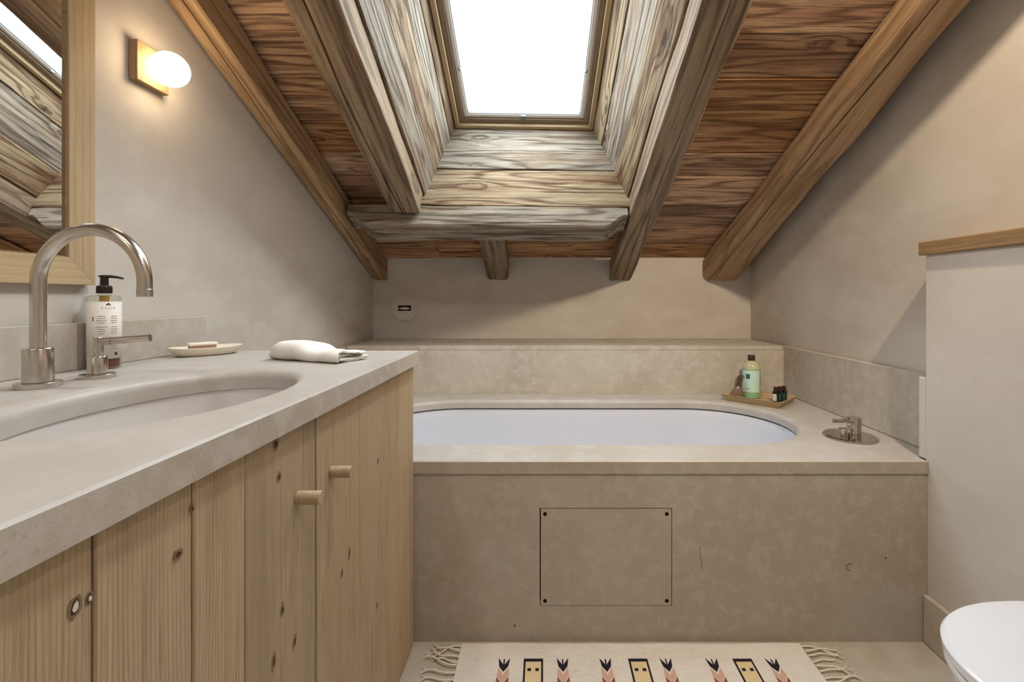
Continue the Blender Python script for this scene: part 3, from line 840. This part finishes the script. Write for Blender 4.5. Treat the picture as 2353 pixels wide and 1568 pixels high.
# pump bottle
qx, qy = -.984, 1.052
pb = empty('soap_dispenser', (qx, qy, ZC), label='clear pump bottle with a white label and black pump by the mirror', cat='bottle')
def wrap(me_or_bm_verts, cx, cy, r, ang0):
    for v in me_or_bm_verts:
        t = ang0 + v.co.x / r
        rr_ = r + v.co.z
        v.co = Vector((cx + rr_ * math.cos(t), cy + rr_ * math.sin(t), v.co.y))
br = .0292
mk('bottle', lathe([(.001, .0005), (br - .002, .0005), (br, .003), (br, .158), (br - .001, .161), (br - .006, .1635), (.012, .1645), (.0115, .168), (.001, .168)], qx, qy, ZC, 48), 'bottle_glass', pb, smooth=SH)
mk('liquid', lathe([(.001, .004), (br - .003, .004), (br - .003, .026), (.001, .026)], qx, qy, ZC, 40), 'liquid_brown', pb, smooth=SH)
mk('back_label', lathe([(br + .0001, .0235), (br + .0004, .0235), (br + .0004, .150), (br + .0001, .150), (br + .0001, .0235)], qx, qy, ZC, 48), 'label_white', pb, smooth=True)
mk('pump_tube', lathe([(.001, .140), (.0085, .140), (.0085, .163), (.001, .163)], qx, qy, ZC, 24), 'pump_amber', pb, smooth=SH)
vang = math.atan2(-qy, -qx)        # direction from the bottle towards the camera
def inkbar(u, z, w, h, mat='ink', par=pb, cx=qx, cy=qy, r=br + .0005, ang=vang + .22):
    bm = bmesh.new(); k = 6
    vs = [[bm.verts.new((u - w / 2 + w * i / k, zz, .0002)) for i in range(k + 1)] for zz in (z - h / 2, z + h / 2)]
    for i in range(k): bm.faces.new((vs[0][i], vs[0][i + 1], vs[1][i + 1], vs[1][i]))
    wrap(bm.verts, cx, cy, r, ang)
    mk('print', bm, mat, par)
zz0 = ZC + .118
for i in range(4):
    inkbar(-.0115, zz0 - .0048 * i, (.012, .014, .018, .012)[i], .0010)
    inkbar(.0105, zz0 - .0048 * i, (.012, .012, .013, .011)[i], .0010)
    inkbar(-.0115, zz0 - .024 - .0048 * i, (.019, .013, .014, .010)[i], .0010)
    inkbar(.0105, zz0 - .024 - .0048 * i, (.010, .013, .012, .013)[i], .0010)
for i in range(3): inkbar(.010, ZC + .058 - .006 * i, (.008, .014, .012)[i], .0011)
inkbar(.014, ZC + .034, .006, .006, 'ink_dark')
inkbar(-.026, ZC + .112, .0025, .010); inkbar(-.027, ZC + .07, .002, .005)
def label_text(txt, size, u, z, par, cx, cy, r, ang, mat):
    me = text_mesh(txt, size)
    for v in me.vertices: v.co.x += u; v.co.y += z; v.co.z = .0002
    wrap(me.vertices, cx, cy, r, ang)
    o = bpy.data.objects.new('lettering', me); link(o, None, par); setmat(o, mat)
label_text('C A S I C', .0062, 0, ZC + .1335, pb, qx, qy, br + .0005, vang + .22, 'ink')
bm = bmesh.new()
for dx, dz in ((-.0022, 0), (.0022, 0), (0, .0022)):
    vs = [bm.verts.new((dx - .0026, ZC + .142 + dz, .0002)), bm.verts.new((dx + .0026, ZC + .142 + dz, .0002)), bm.verts.new((dx, ZC + .1455 + dz, .0002))]
    bm.faces.new(vs)
wrap(bm.verts, qx, qy, br + .0005, vang + .22)
mk('emblem', bm, 'ink_dark', pb)
mk('pump_collar', lathe([(.001, .1682), (.0135, .1682), (.0138, .170), (.0138, .182), (.0125, .185), (.009, .1865), (.001, .187)], qx, qy, ZC, 32), 'black_plastic', pb, smooth=SH)
pc = lathe([(.001, .187), (.0075, .187), (.0072, .205), (.001, .2055)], qx, qy, ZC, 28)
mk('pump_head', pc, 'black_plastic', pb, smooth=SH)
mk('pump_nozzle', tube([(qx - .010, qy - .003, ZC + .2065), (qx - .004, qy - .001, ZC + .2062), (qx + .012, qy + .004, ZC + .206), (qx + .024, qy + .008, ZC + .2045), (qx + .033, qy + .011, ZC + .2015)], [.0018, .0034, .0034, .0028, .002], 14), 'black_plastic', pb, smooth=True)

# soap dish and soap
dang = math.atan2(.134, .11)
DM = Matrix.Translation((-.935, 1.303, ZC)) @ Matrix.Rotation(dang, 4, 'Z')
def boat(sc_, z, tip):
    pts = []
    for i in range(48):
        t = 2 * PI * i / 48
        x = .086 * sc_ * math.copysign(abs(math.cos(t)) ** .9, math.cos(t)); y = .047 * sc_ * math.copysign(abs(math.sin(t)) ** .85, math.sin(t))
        pts.append((x, y, z + tip * (x / .086) ** 2))
    return pts
mk('soap_dish', loft([boat(.72, .0005, 0), boat(.86, .006, .001), boat(.96, .015, .002), boat(1.0, .0215, .003), boat(.98, .0228, .003), boat(.93, .0195, .003), boat(.8, .0125, .001), boat(.6, .0085, 0)]), 'dish_cream', None, DM, smooth=math.radians(50), label='shallow oval cream soap dish on the vanity counter', cat='dish')
SM = Matrix.Translation((-.942, 1.296, ZC + .0185)) @ Matrix.Rotation(dang - .1, 4, 'Z')
soap = empty('soap_bar', (0, 0, 0), label='flat wrapped bar of soap lying in the soap dish', cat='soap', M=SM)
mk('bar', box(-.030, .030, -.019, .019, -.0075, .009, .003, 2), 'soap_side', soap, SM, smooth=SH)
mk('wrapper', box(-.033, .033, -.0205, .0205, .0085, .0165, .0035, 3), 'soap_white', soap, SM @ Matrix.Rotation(.05, 4, 'Z'), smooth=SH)

# folded face towel
def towel():
    # cloth folded over: the closed fold faces the camera, the layers open at the far right end
    M = Matrix.Translation((-.585, 1.208, ZC)) @ Matrix.Rotation(math.atan2(-.085, .225), 4, 'Z')
    tw = empty('face_towel', (0, 0, 0), label='white folded terry face towel at the end of the counter', cat='towel', M=M)
    L, T = .232, .0085
    def sheet(name, line, s0, s1, nj, seed):
        rings = []
        for j in range(nj + 1):
            s_ = s0 + (s1 - s0) * j / nj
            cl = line(s_)
            up, dn = [], []
            for i, (y, z) in enumerate(cl):
                a_ = cl[max(i - 1, 0)]; b_ = cl[min(i + 1, len(cl) - 1)]
                ty_, tz_ = b_[0] - a_[0], b_[1] - a_[1]
                l_ = math.hypot(ty_, tz_) or 1
                ny_, nz_ = -tz_ / l_, ty_ / l_
                x = -L / 2 + L * s_ + (.007 * math.sin(i * .55 + seed) * max(0, s_ - .7) / .3)
                t_ = T / 2 * (1 + .3 * mnoise.noise(Vector((x * 30, y * 30, z * 30 + seed))))
                w = .0016 * mnoise.noise(Vector((x * 22, y * 25 + seed, z * 25)))
                up.append((x, y + ny_ * (t_ + w), max(z + nz_ * (t_ + w), .0006))); dn.append((x, y - ny_ * t_, max(z - nz_ * t_, .0006)))
            rings.append(up + dn[::-1])
        mk(name, loft(rings), 'towel', tw, M, smooth=True)
    def height(s_):
        k = 1 / (1 + math.exp(-(s_ - .55) * 17))
        h = .0475 * (1 - k) + (.0265 + .003 * math.sin(s_ * 9)) * k
        if s_ < .2: h *= math.sqrt(max(.02, 1 - ((.2 - s_) / .2) ** 2)) * .6 + .4
        return h
    def halfw(s_): return .052 * (min(1, .70 + s_ * 1.6)) * (1 - .08 * s_)
    def outer_(s_):
        h, w = height(s_) - T, halfw(s_)
        fr = max(0, s_ - .72) / .28
        r = h / 2; pts = []
        for i in range(9): pts.append((w - (2 * w - r) * i / 8, T / 2 + .0008 + .005 * fr * max(0, math.sin(i * .9 + .4))))
        for i in range(1, 9):
            t = -PI / 2 - PI * i / 9
            pts.append((-w + r + r * math.cos(t) * 1.1, T / 2 + r + r * math.sin(t)))
        for i in range(11):
            q = i / 10
            z = T / 2 + h + .0045 * fr * math.sin(q * 7 + .6) - (.010 * q ** 3)
            pts.append((-w + r + (2 * w - r) * q, z))
        return pts
    def inner_(s_):
        h, w = height(s_) - T, halfw(s_) * .82
        z0, z1 = T * 1.45, max(T * 1.9, h - T * .55)
        r = max((z1 - z0) / 2, .002); pts = []
        for i in range(7): pts.append((w - (2 * w - r) * i / 6, z0 + .0012 * math.sin(i + s_ * 8)))
        for i in range(1, 6):
            t = -PI / 2 - PI * i / 6
            pts.append((-w + r + r * math.cos(t), (z0 + z1) / 2 + r * math.sin(t)))
        for i in range(7): pts.append((-w + r + (2 * w - r) * i / 6, z1 - .006 * (i / 6) ** 3))
        return pts
    sheet('outer_fold', outer_, .0, 1.0, 34, 1.0)
    sheet('inner_fold', inner_, .12, .95, 24, 5.0)
towel()

# ------------------------------------------------------------------ mirror on the left wall
MXF = XL + .030
my0, my1, mz0, mz1, mw = .20, 1.062, 1.068, 1.86, .058
mir = empty('wall_mirror', (XL, (my0 + my1) / 2, mz0), label='large mirror in a pale wooden frame on the left wall', cat='mirror')
def mitre(p):  # list of 4 (y,z) outer-outer-inner-inner, prism through the frame depth with stepped inner edge
    return p
def rail(o0, o1, i1, i0, grain):
    """o0->o1 outer edge, i0->i1 inner edge as (y,z); grain 'y' or 'z' sets the local x axis"""
    cy = (o0[0] + o1[0]) / 2; cz = (o0[1] + o1[1]) / 2
    if grain == 'z': M = frame_m((XL + .0005, cy, cz), (0, 0, 1), (0, -1, 0), (1, 0, 0)); loc = lambda p: (p[1] - cz, -(p[0] - cy))
    else: M = frame_m((XL + .001, cy, cz), (0, 1, 0), (0, 0, 1), (1, 0, 0)); loc = lambda p: (p[0] - cy, p[1] - cz)
    bm = prism([loc(o0), loc(o1), loc(i1), loc(i0)], 'z', 0, .020)
    bmesh.ops.recalc_face_normals(bm, faces=bm.faces)
    bmesh.ops.bevel(bm, geom=bm.edges[:], offset=.0005, segments=1, affect='EDGES')
    return mk('frame_rail', bm, 'wood_frame', mir, M)
O = [(my0, mz0), (my1, mz0), (my1, mz1), (my0, mz1)]
I = [(my0 + mw, mz0 + mw), (my1 - mw, mz0 + mw), (my1 - mw, mz1 - mw), (my0 + mw, mz1 - mw)]
rail(O[0], O[1], I[1], I[0], 'y'); rail(O[1], O[2], I[2], I[1], 'z'); rail(O[2], O[3], I[3], I[2], 'y'); rail(O[3], O[0], I[0], I[3], 'z')
g = .004
for (a, b, c, d) in ((my0 + mw, my1 - mw, mz0 + mw, mz0 + mw + g), (my0 + mw, my1 - mw, mz1 - mw - g, mz1 - mw), (my0 + mw, my0 + mw + g, mz0 + mw + g, mz1 - mw - g), (my1 - mw - g, my1 - mw, mz0 + mw + g, mz1 - mw - g)):
    mk('inner_lip', box(XL + .002, XL + .0165, a + .0003, b - .0003, c + .0003, d - .0003), 'wood_oak', mir)
mk('mirror_glass', box(XL + .002, XL + .012, my0 + mw + g, my1 - mw - g, mz0 + mw + g, mz1 - mw - g), 'mirror_silver', mir)

# ------------------------------------------------------------------ wall lamp
lz = 1.634
def wall_lamp(ly, label):
    lamp = empty('wall_lamp', (XL, ly, lz - .05), label=label, cat='lamp', group='globe lamps on both sides of the mirror')
    mk('wall_plate', box(-.050, .050, -.050, .050, 0, .022, .0015), 'wood_oak', lamp, frame_m((XL + .0005, ly, lz), (0, 0, 1), (0, -1, 0), (1, 0, 0)))
    gr = .043
    prof = [(gr * math.sin(PI * i / 24) if 0 < i < 24 else .0008, -gr * math.cos(PI * i / 24)) for i in range(25)]
    gx = XL + .0225 + .040
    mk('globe', lathe(prof, 0, 0, 0, 40), 'globe_glow', lamp, frame_m((gx, ly + .004, lz - .001), (0, 0, 1), (0, -1, 0), (1, 0, 0)), smooth=True)
wall_lamp(1.218, 'square wall lamp plate with a glowing white globe beside the rafter')
wall_lamp(.054, 'added unseen fill lamp with a glowing globe on the entrance side of the mirror')  # second lamp added out of view to fill the room with light

# recessed ceiling spots, and two fill lights added behind the camera
def spot(a, b, power, size, group, label, col=(1.0, .80, .56), c=-.004, aim=None):
    M = R0 @ Matrix.Translation((b, a, c))
    s = empty('ceiling_spot', (0, 0, 0), label=label, cat='lamp', group=group, M=M)
    ring_ = [[(r * math.cos(2 * PI * i / 40), r * math.sin(2 * PI * i / 40), z) for i in range(40)] for r, z in ((.034, 0), (.044, 0), (.044, -.004), (.036, -.006), (.034, 0))]
    mk('trim_ring', loft(ring_, caps=False), 'steel', s, M, smooth=SH)
    mk('lens', lathe([(.0005, -.001), (.0335, -.001), (.0335, -.003), (.0005, -.003)], 0, 0, 0, 32), 'lamp_glow', s, M)
    ld = bpy.data.lights.new('spot_beam', 'SPOT')
    ld.energy = power; ld.color = col; ld.spot_size = size; ld.spot_blend = 1.0 if aim else .6; ld.shadow_soft_size = .02 if aim else .045
    lo = bpy.data.objects.new('spot_beam', ld)
    C.objects.link(lo)
    lo.location = M @ Vector((0, 0, -.03))
    if aim: lo.rotation_euler = (Vector(aim) - lo.location).to_track_quat('-Z', 'Y').to_euler()
    lo.parent = s; lo.matrix_parent_inverse = M.inverted()
    return lo
spot(.90, 2.55, 105, math.radians(105), None, 'recessed ceiling spot in the boards between the two right rafters', aim=(.66, 2.84, .86))
spot(.0, 2.12, 24, math.radians(150), None, 'recessed ceiling spot in the boards above the skylight', (1.0, .97, .93))
for a, side_ in ((-.78, 'left'), (.80, 'right')):  # unseen pair, added only as fill for the room
    spot(a, 3.2, 28, math.radians(150), 'fill lights added behind the camera', 'added unseen fill light high up beside the %s wall' % side_, (1.0, .97, .94))

# ------------------------------------------------------------------ tray and bottles on the bath deck
TM = Matrix.Translation((1.016, 2.222, ZD)) @ Matrix.Rotation(math.radians(-45), 4, 'Z')
tray = empty('wooden_tray', (0, 0, 0), label='square pale wooden tray with flared sides on the bath deck', cat='tray', M=TM)
hbx, hby, fl, th = .116, .089, .019, .006
mk('tray_base', box(-hbx, hbx, -hby, hby, .0006, .007, .001), 'wood_tray', tray, TM)
for k in range(4):
    h1, h2 = (hbx, hby) if k % 2 == 0 else (hby, hbx)
    Mk = TM @ Matrix.Rotation(k * PI / 2, 4, 'Z')
    pr = []
    for s_ in (-1, 1):
        pr.append([(s_ * (h1 + .0002), -h2 - .0003, .0006), (s_ * (h1 + fl), -h2 - fl, .031), (s_ * (h1 + fl - th), -h2 - fl + th, .0315), (s_ * (h1 - th), -h2 + th - .001, .0072)])
    mk('tray_side', loft(pr), 'wood_tray', tray, Mk)
gx_, gy_, gz_ = 1.010, 2.288, ZD + .0074
gb = empty('shower_gel_bottle', (gx_, gy_, gz_), label='tall green bottle with a mint label and brown cap in the tray', cat='bottle')
R_ = .041
mk('bottle', lathe([(.001, 0), (R_ - .004, 0), (R_, .004), (R_, .128), (R_ - .0005, .140)], gx_, gy_, gz_, 48), 'bottle_green', gb, smooth=SH)
mk('shoulder', lathe([(R_ - .0005, .1401), (R_ - .003, .152), (R_ - .009, .164), (R_ - .018, .172), (.017, .175), (.0165, .179), (.001, .179)], gx_, gy_, gz_, 48), 'bottle_shoulder', gb, smooth=SH)
mk('cap', lathe([(.001, .1795), (.0165, .1795), (.0165, .2035), (.0155, .205), (.001, .2052)], gx_, gy_, gz_, 32), 'brown_cap', gb, smooth=SH)
ga = math.atan2(-gy_, -gx_) 
lb = []
for i in range(25):
    t = ga - 1.3 + 2.3 * i / 24
    lb.append((t,))
bm = bmesh.new()
va = [[bm.verts.new((gx_ + (R_ + .0004) * math.cos(t[0]), gy_ + (R_ + .0004) * math.sin(t[0]), gz_ + z)) for t in lb] for z in (.030, .134)]
for i in range(24): bm.faces.new((va[0][i], va[0][i + 1], va[1][i + 1], va[1][i]))
mk('label', bm, 'label_mint', gb, smooth=True)
bm = bmesh.new()
va = [[bm.verts.new((gx_ + (R_ + .0008) * math.cos(ga - .62 + .45 * i / 8), gy_ + (R_ + .0008) * math.sin(ga - .62 + .45 * i / 8), gz_ + z)) for i in range(9)] for z in (.094, .117)]
for i in range(8): bm.faces.new((va[0][i], va[0][i + 1], va[1][i + 1], va[1][i]))
mk('logo_square', bm, 'label_teal', gb, smooth=True)
inkbar(-.020, gz_ + .047, .028, .0018, 'ink', gb, gx_, gy_, R_ + .0006, ga)
inkbar(-.022, gz_ + .040, .018, .0014, 'ink', gb, gx_, gy_, R_ + .0006, ga)
# three small dark bottles
labels3 = ('small black bottle with a white label at the tray corner', 'small dark bottle standing in the middle of three in the tray', 'small dark bottle at the back of three, next to the right stone upstand')
tj = Matrix.Rotation(math.radians(40), 4, 'Z')
for k, (u_, v_) in enumerate(((.070, .014), (.080, .040), (.090, .066))):
    Mb = TM @ Matrix.Translation((u_, v_, .0074))
    s = empty('mini_bottle', (0, 0, 0), label=labels3[k], cat='bottle', group='three mini bottles in the tray', M=Mb)
    mk('bottle', box(-.0115, .0115, -.0115, .0115, 0, .050, .003, 2), 'bottle_black', s, Mb, smooth=SH)
    mk('cap', lathe([(.001, .0482), (.0088, .0482), (.0088, .069), (.008, .070), (.001, .0702)], 0, 0, 0, 24), 'brown_cap', s, Mb, smooth=SH)
    mk('label', box(-.0085, .0085, -.0121, -.0117, .007, .038), 'label_white' if k == 0 else 'label_teal', s, Mb)
    if k == 0:
        for j in range(4): mk('print', box(-.006, .006, -.0123, -.01215, .012 + j * .006, .0135 + j * .006), 'ink', s, Mb)
# cellophane pouch of brown bath crystals leaning behind the bottle
def pouch():
    cx_, cy_ = .926, 2.262
    Mp = Matrix.Translation((cx_, cy_, ZD + .0075)) @ Matrix.Rotation(math.radians(-12), 4, 'Z')
    p = empty('bath_salt_pouch', (0, 0, 0), label='brown cellophane pouch gathered at the top behind the green bottle', cat='pouch', M=Mp)
    def bag(prof, name, mat, sd):
        rings = []
        for w, d, z, ox in prof:
            r_ = []
            for i in range(24):
                t = 2 * PI * i / 24
                k = 1 + .16 * mnoise.noise(Vector((math.cos(t) * 1.7, math.sin(t) * 1.7, z * 40 + sd)))
                r_.append((ox + .74 * w * k * math.cos(t), .8 * d * k * math.sin(t), z))
            rings.append(r_)
        mk(name, loft(rings), mat, p, Mp, smooth=math.radians(25))
    bag(((.030, .022, .0, 0), (.040, .026, .010, 0), (.038, .026, .028, .002), (.030, .020, .046, .006), (.018, .012, .058, .009)), 'salts', 'crystal_brown', 3)
    bag(((.022, .016, .050, .007), (.018, .012, .064, .010), (.014, .009, .078, .014), (.017, .010, .090, .018), (.021, .008, .102, .022), (.013, .003, .113, .026)), 'wrapper_neck', 'crystal_clear', 8)
pouch()

# ------------------------------------------------------------------ rug
rx0, rx1, ry0, ry1 = -.245, .762, .74, 1.405
rug = empty('rug', ((rx0 + rx1) / 2, (ry0 + ry1) / 2, 0), label='cream woven rug with dark motifs and tassels along the bath', cat='rug')
def rz(x, y):
    return .0048 + .0003 * (1 + mnoise.noise(Vector((x * 7, y * 7, 0)))) + (.003 * max(0, (y - ry1 + .03) / .03))
bm = bmesh.new()
nx, ny = 60, 36
def edge(x, y):
    return y + (.004 * mnoise.noise(Vector((x * 5, 0, 2))) - .004 if y > ry1 - .03 else 0)
top = [[bm.verts.new((rx0 + (rx1 - rx0) * i / nx, edge(rx0 + (rx1 - rx0) * i / nx, ry0 + (ry1 - ry0) * j / ny), rz(rx0 + (rx1 - rx0) * i / nx, ry0 + (ry1 - ry0) * j / ny))) for i in range(nx + 1)] for j in range(ny + 1)]
for j in range(ny):
    for i in range(nx): bm.faces.new((top[j][i], top[j][i + 1], top[j + 1][i + 1], top[j + 1][i]))
ext = bmesh.ops.extrude_face_region(bm, geom=bm.faces[:])
for v in [g_ for g_ in ext['geom'] if isinstance(g_, bmesh.types.BMVert)]: v.co.z = .0006
mk('weave', bm, 'rug_wool', rug, smooth=SH)
def motif(name, pts, mat, lift=.0006):
    bm = bmesh.new()
    vs = [bm.verts.new((x, y, rz(x, y) + lift)) for x, y in pts]
    f = bm.faces.new(vs); f.normal_update()
    bmesh.ops.triangulate(bm, faces=[f])
    if sum(fa.normal.z for fa in bm.faces) < 0: pass
    mk(name, bm, mat, rug)
def feather(cx, yt, w, big=True):
    motif('motif', [(cx - w, yt), (cx - w * .78, yt - .030), (cx, yt - .050), (cx + w * .78, yt - .030), (cx + w, yt), (cx + w * .26, yt - .020), (cx, yt - .028), (cx - w * .26, yt - .020)], 'wool_navy')
    motif('motif', [(cx - w * .12, yt - .004), (cx - w * .12, yt - .03), (cx + w * .12, yt - .03), (cx + w * .12, yt - .004)], 'wool_navy', .0005)
    motif('motif', [(cx - w * .85, yt - .034), (cx - w, yt - .062), (cx, yt - .088), (cx, yt - .060)], 'wool_pink')
    motif('motif', [(cx + w * .85, yt - .034), (cx + w, yt - .062), (cx, yt - .088), (cx, yt - .060)], 'wool_pink')
    motif('motif', [(cx - w, yt - .066), (cx - w * 1.05, yt - .15), (cx - .0008, yt - .15), (cx - .0008, yt - .092)], 'wool_rust')
    motif('motif', [(cx + w, yt - .066), (cx + w * 1.05, yt - .15), (cx + .0008, yt - .15), (cx + .0008, yt - .092)], 'wool_rust')
def frame_motif(cx, yt, w, h=.30):
    motif('motif', [(cx - w, yt), (cx - w, yt - h), (cx + w, yt - h), (cx + w, yt)], 'wool_navy', .0004)
    motif('motif', [(cx - w * .8, yt - .012), (cx - w * .8, yt - h + .012), (cx + w * .8, yt - h + .012), (cx + w * .8, yt - .012)], 'wool_ochre', .0009)
    for dx, dy in ((-.4, .036), (.4, .036), (0, .085), (-.4, .14), (.4, .14), (0, .19)):
        motif('motif', [(cx + dx * w - .005, yt - dy), (cx + dx * w - .005, yt - dy - .010), (cx + dx * w + .005, yt - dy - .010), (cx + dx * w + .005, yt - dy)], 'wool_navy', .0014)
ymot = 1.345
for cx in (-.113, .053, .175, .347, .478, .648): feather(cx, ymot + .003, .0165)
for cx in (-.030, .268, .566): frame_motif(cx, ymot + .001, .0275)
for sgn, xe in ((-1, rx0), (1, rx1)):
    for i in range(34):
        y = ry0 + .01 + (ry1 - ry0 - .022) * i / 33 + random.uniform(-.004, .004)
        Lt = random.uniform(.07, .105); bend = random.uniform(-.035, .035); a2 = random.uniform(-.4, .4)
        pts = []
        for k in range(9):
            t = k / 8
            pts.append((xe + sgn * (Lt * t), y + bend * t * t + .012 * math.sin(t * 5 + a2 * 6) * t, .0042 + .0018 * math.sin(PI * t) + .0022 * (i % 3)))
        ts = mk('tassel', tube(pts, [.0026] * 3 + [.0022] * 5 + [.0014], 8), 'tassel', rug, smooth=True)
        for q in (-1, 1):
            e = Vector(pts[-2]); d = Vector((sgn * .018, q * .012 + bend * .2, -.001))
            mk('thread', tube([e, e + d * .5 + Vector((0, q * .002, 0)), e + d], [.0012, .001, .0006], 6), 'tassel', ts)
        if i % 2 == 0:
            e = Vector(pts[5])
            kn = bmesh.new(); bmesh.ops.create_icosphere(kn, subdivisions=1, radius=.0042)
            mk('knot', kn, 'tassel', ts, Matrix.Translation(e), smooth=True)

# ------------------------------------------------------------------ toilet on the low wall
ty, tx0, tx1 = .76, .695, XW - .018
toilet = empty('toilet', ((tx0 + tx1) / 2, ty, 0), label='white wall hung toilet with a closed lid', cat='toilet')
def dshape(x0, x1, w, z, n=40, yc=None):
    """rounded nose at x0, square-ish back at x1"""
    yc = ty if yc is None else yc
    L = (x1 - x0); pts = []
    ln = L * .62
    for i in range(n + 1):
        t = PI / 2 + PI * i / n
        cx = math.cos(t); sy = math.sin(t)
        pts.append((x0 + ln + ln * math.copysign(abs(cx) ** .88, cx), yc + w * math.copysign(abs(sy) ** .92, sy), z))
    pts.append((x1 - .02, yc - w * .97, z)); pts.append((x1, yc - w * .90, z))
    pts.append((x1, yc + w * .90, z)); pts.append((x1 - .02, yc + w * .97, z))
    return pts
mk('lid', loft([dshape(tx0 + .010, tx1 - .03, .182, .4045), dshape(tx0 + .001, tx1 - .03, .189, .410), dshape(tx0, tx1 - .03, .190, .424), dshape(tx0 + .004, tx1 - .03, .187, .4285), dshape(tx0 + .012, tx1 - .034, .180, .4305), dshape(tx0 + .10, tx1 - .08, .10, .4312)]), 'ceramic_white', toilet, smooth=SH)
mk('seat_ring', loft([dshape(tx0 + .012, tx1 - .03, .180, .388), dshape(tx0 + .004, tx1 - .03, .187, .392), dshape(tx0 + .004, tx1 - .03, .187, .402), dshape(tx0 + .010, tx1 - .03, .182, .4042)]), 'ceramic_white', toilet, smooth=SH)
mk('bowl', loft([dshape(tx0 + .20, tx1 + .01, .09, .07), dshape(tx0 + .14, tx1 + .01, .115, .10), dshape(tx0 + .07, tx1 + .01, .145, .19), dshape(tx0 + .025, tx1 + .01, .165, .30), dshape(tx0 + .012, tx1 + .01, .176, .37), dshape(tx0 + .016, tx1 + .01, .174, .3875)]), 'ceramic_white', toilet, smooth=SH)
for s in (-1, 1):
    mk('hinge', lathe([(.001, .4045), (.012, .4045), (.012, .424), (.001, .425)], tx1 - .012, ty + s * .08, 0, 20), 'steel', toilet, smooth=SH)
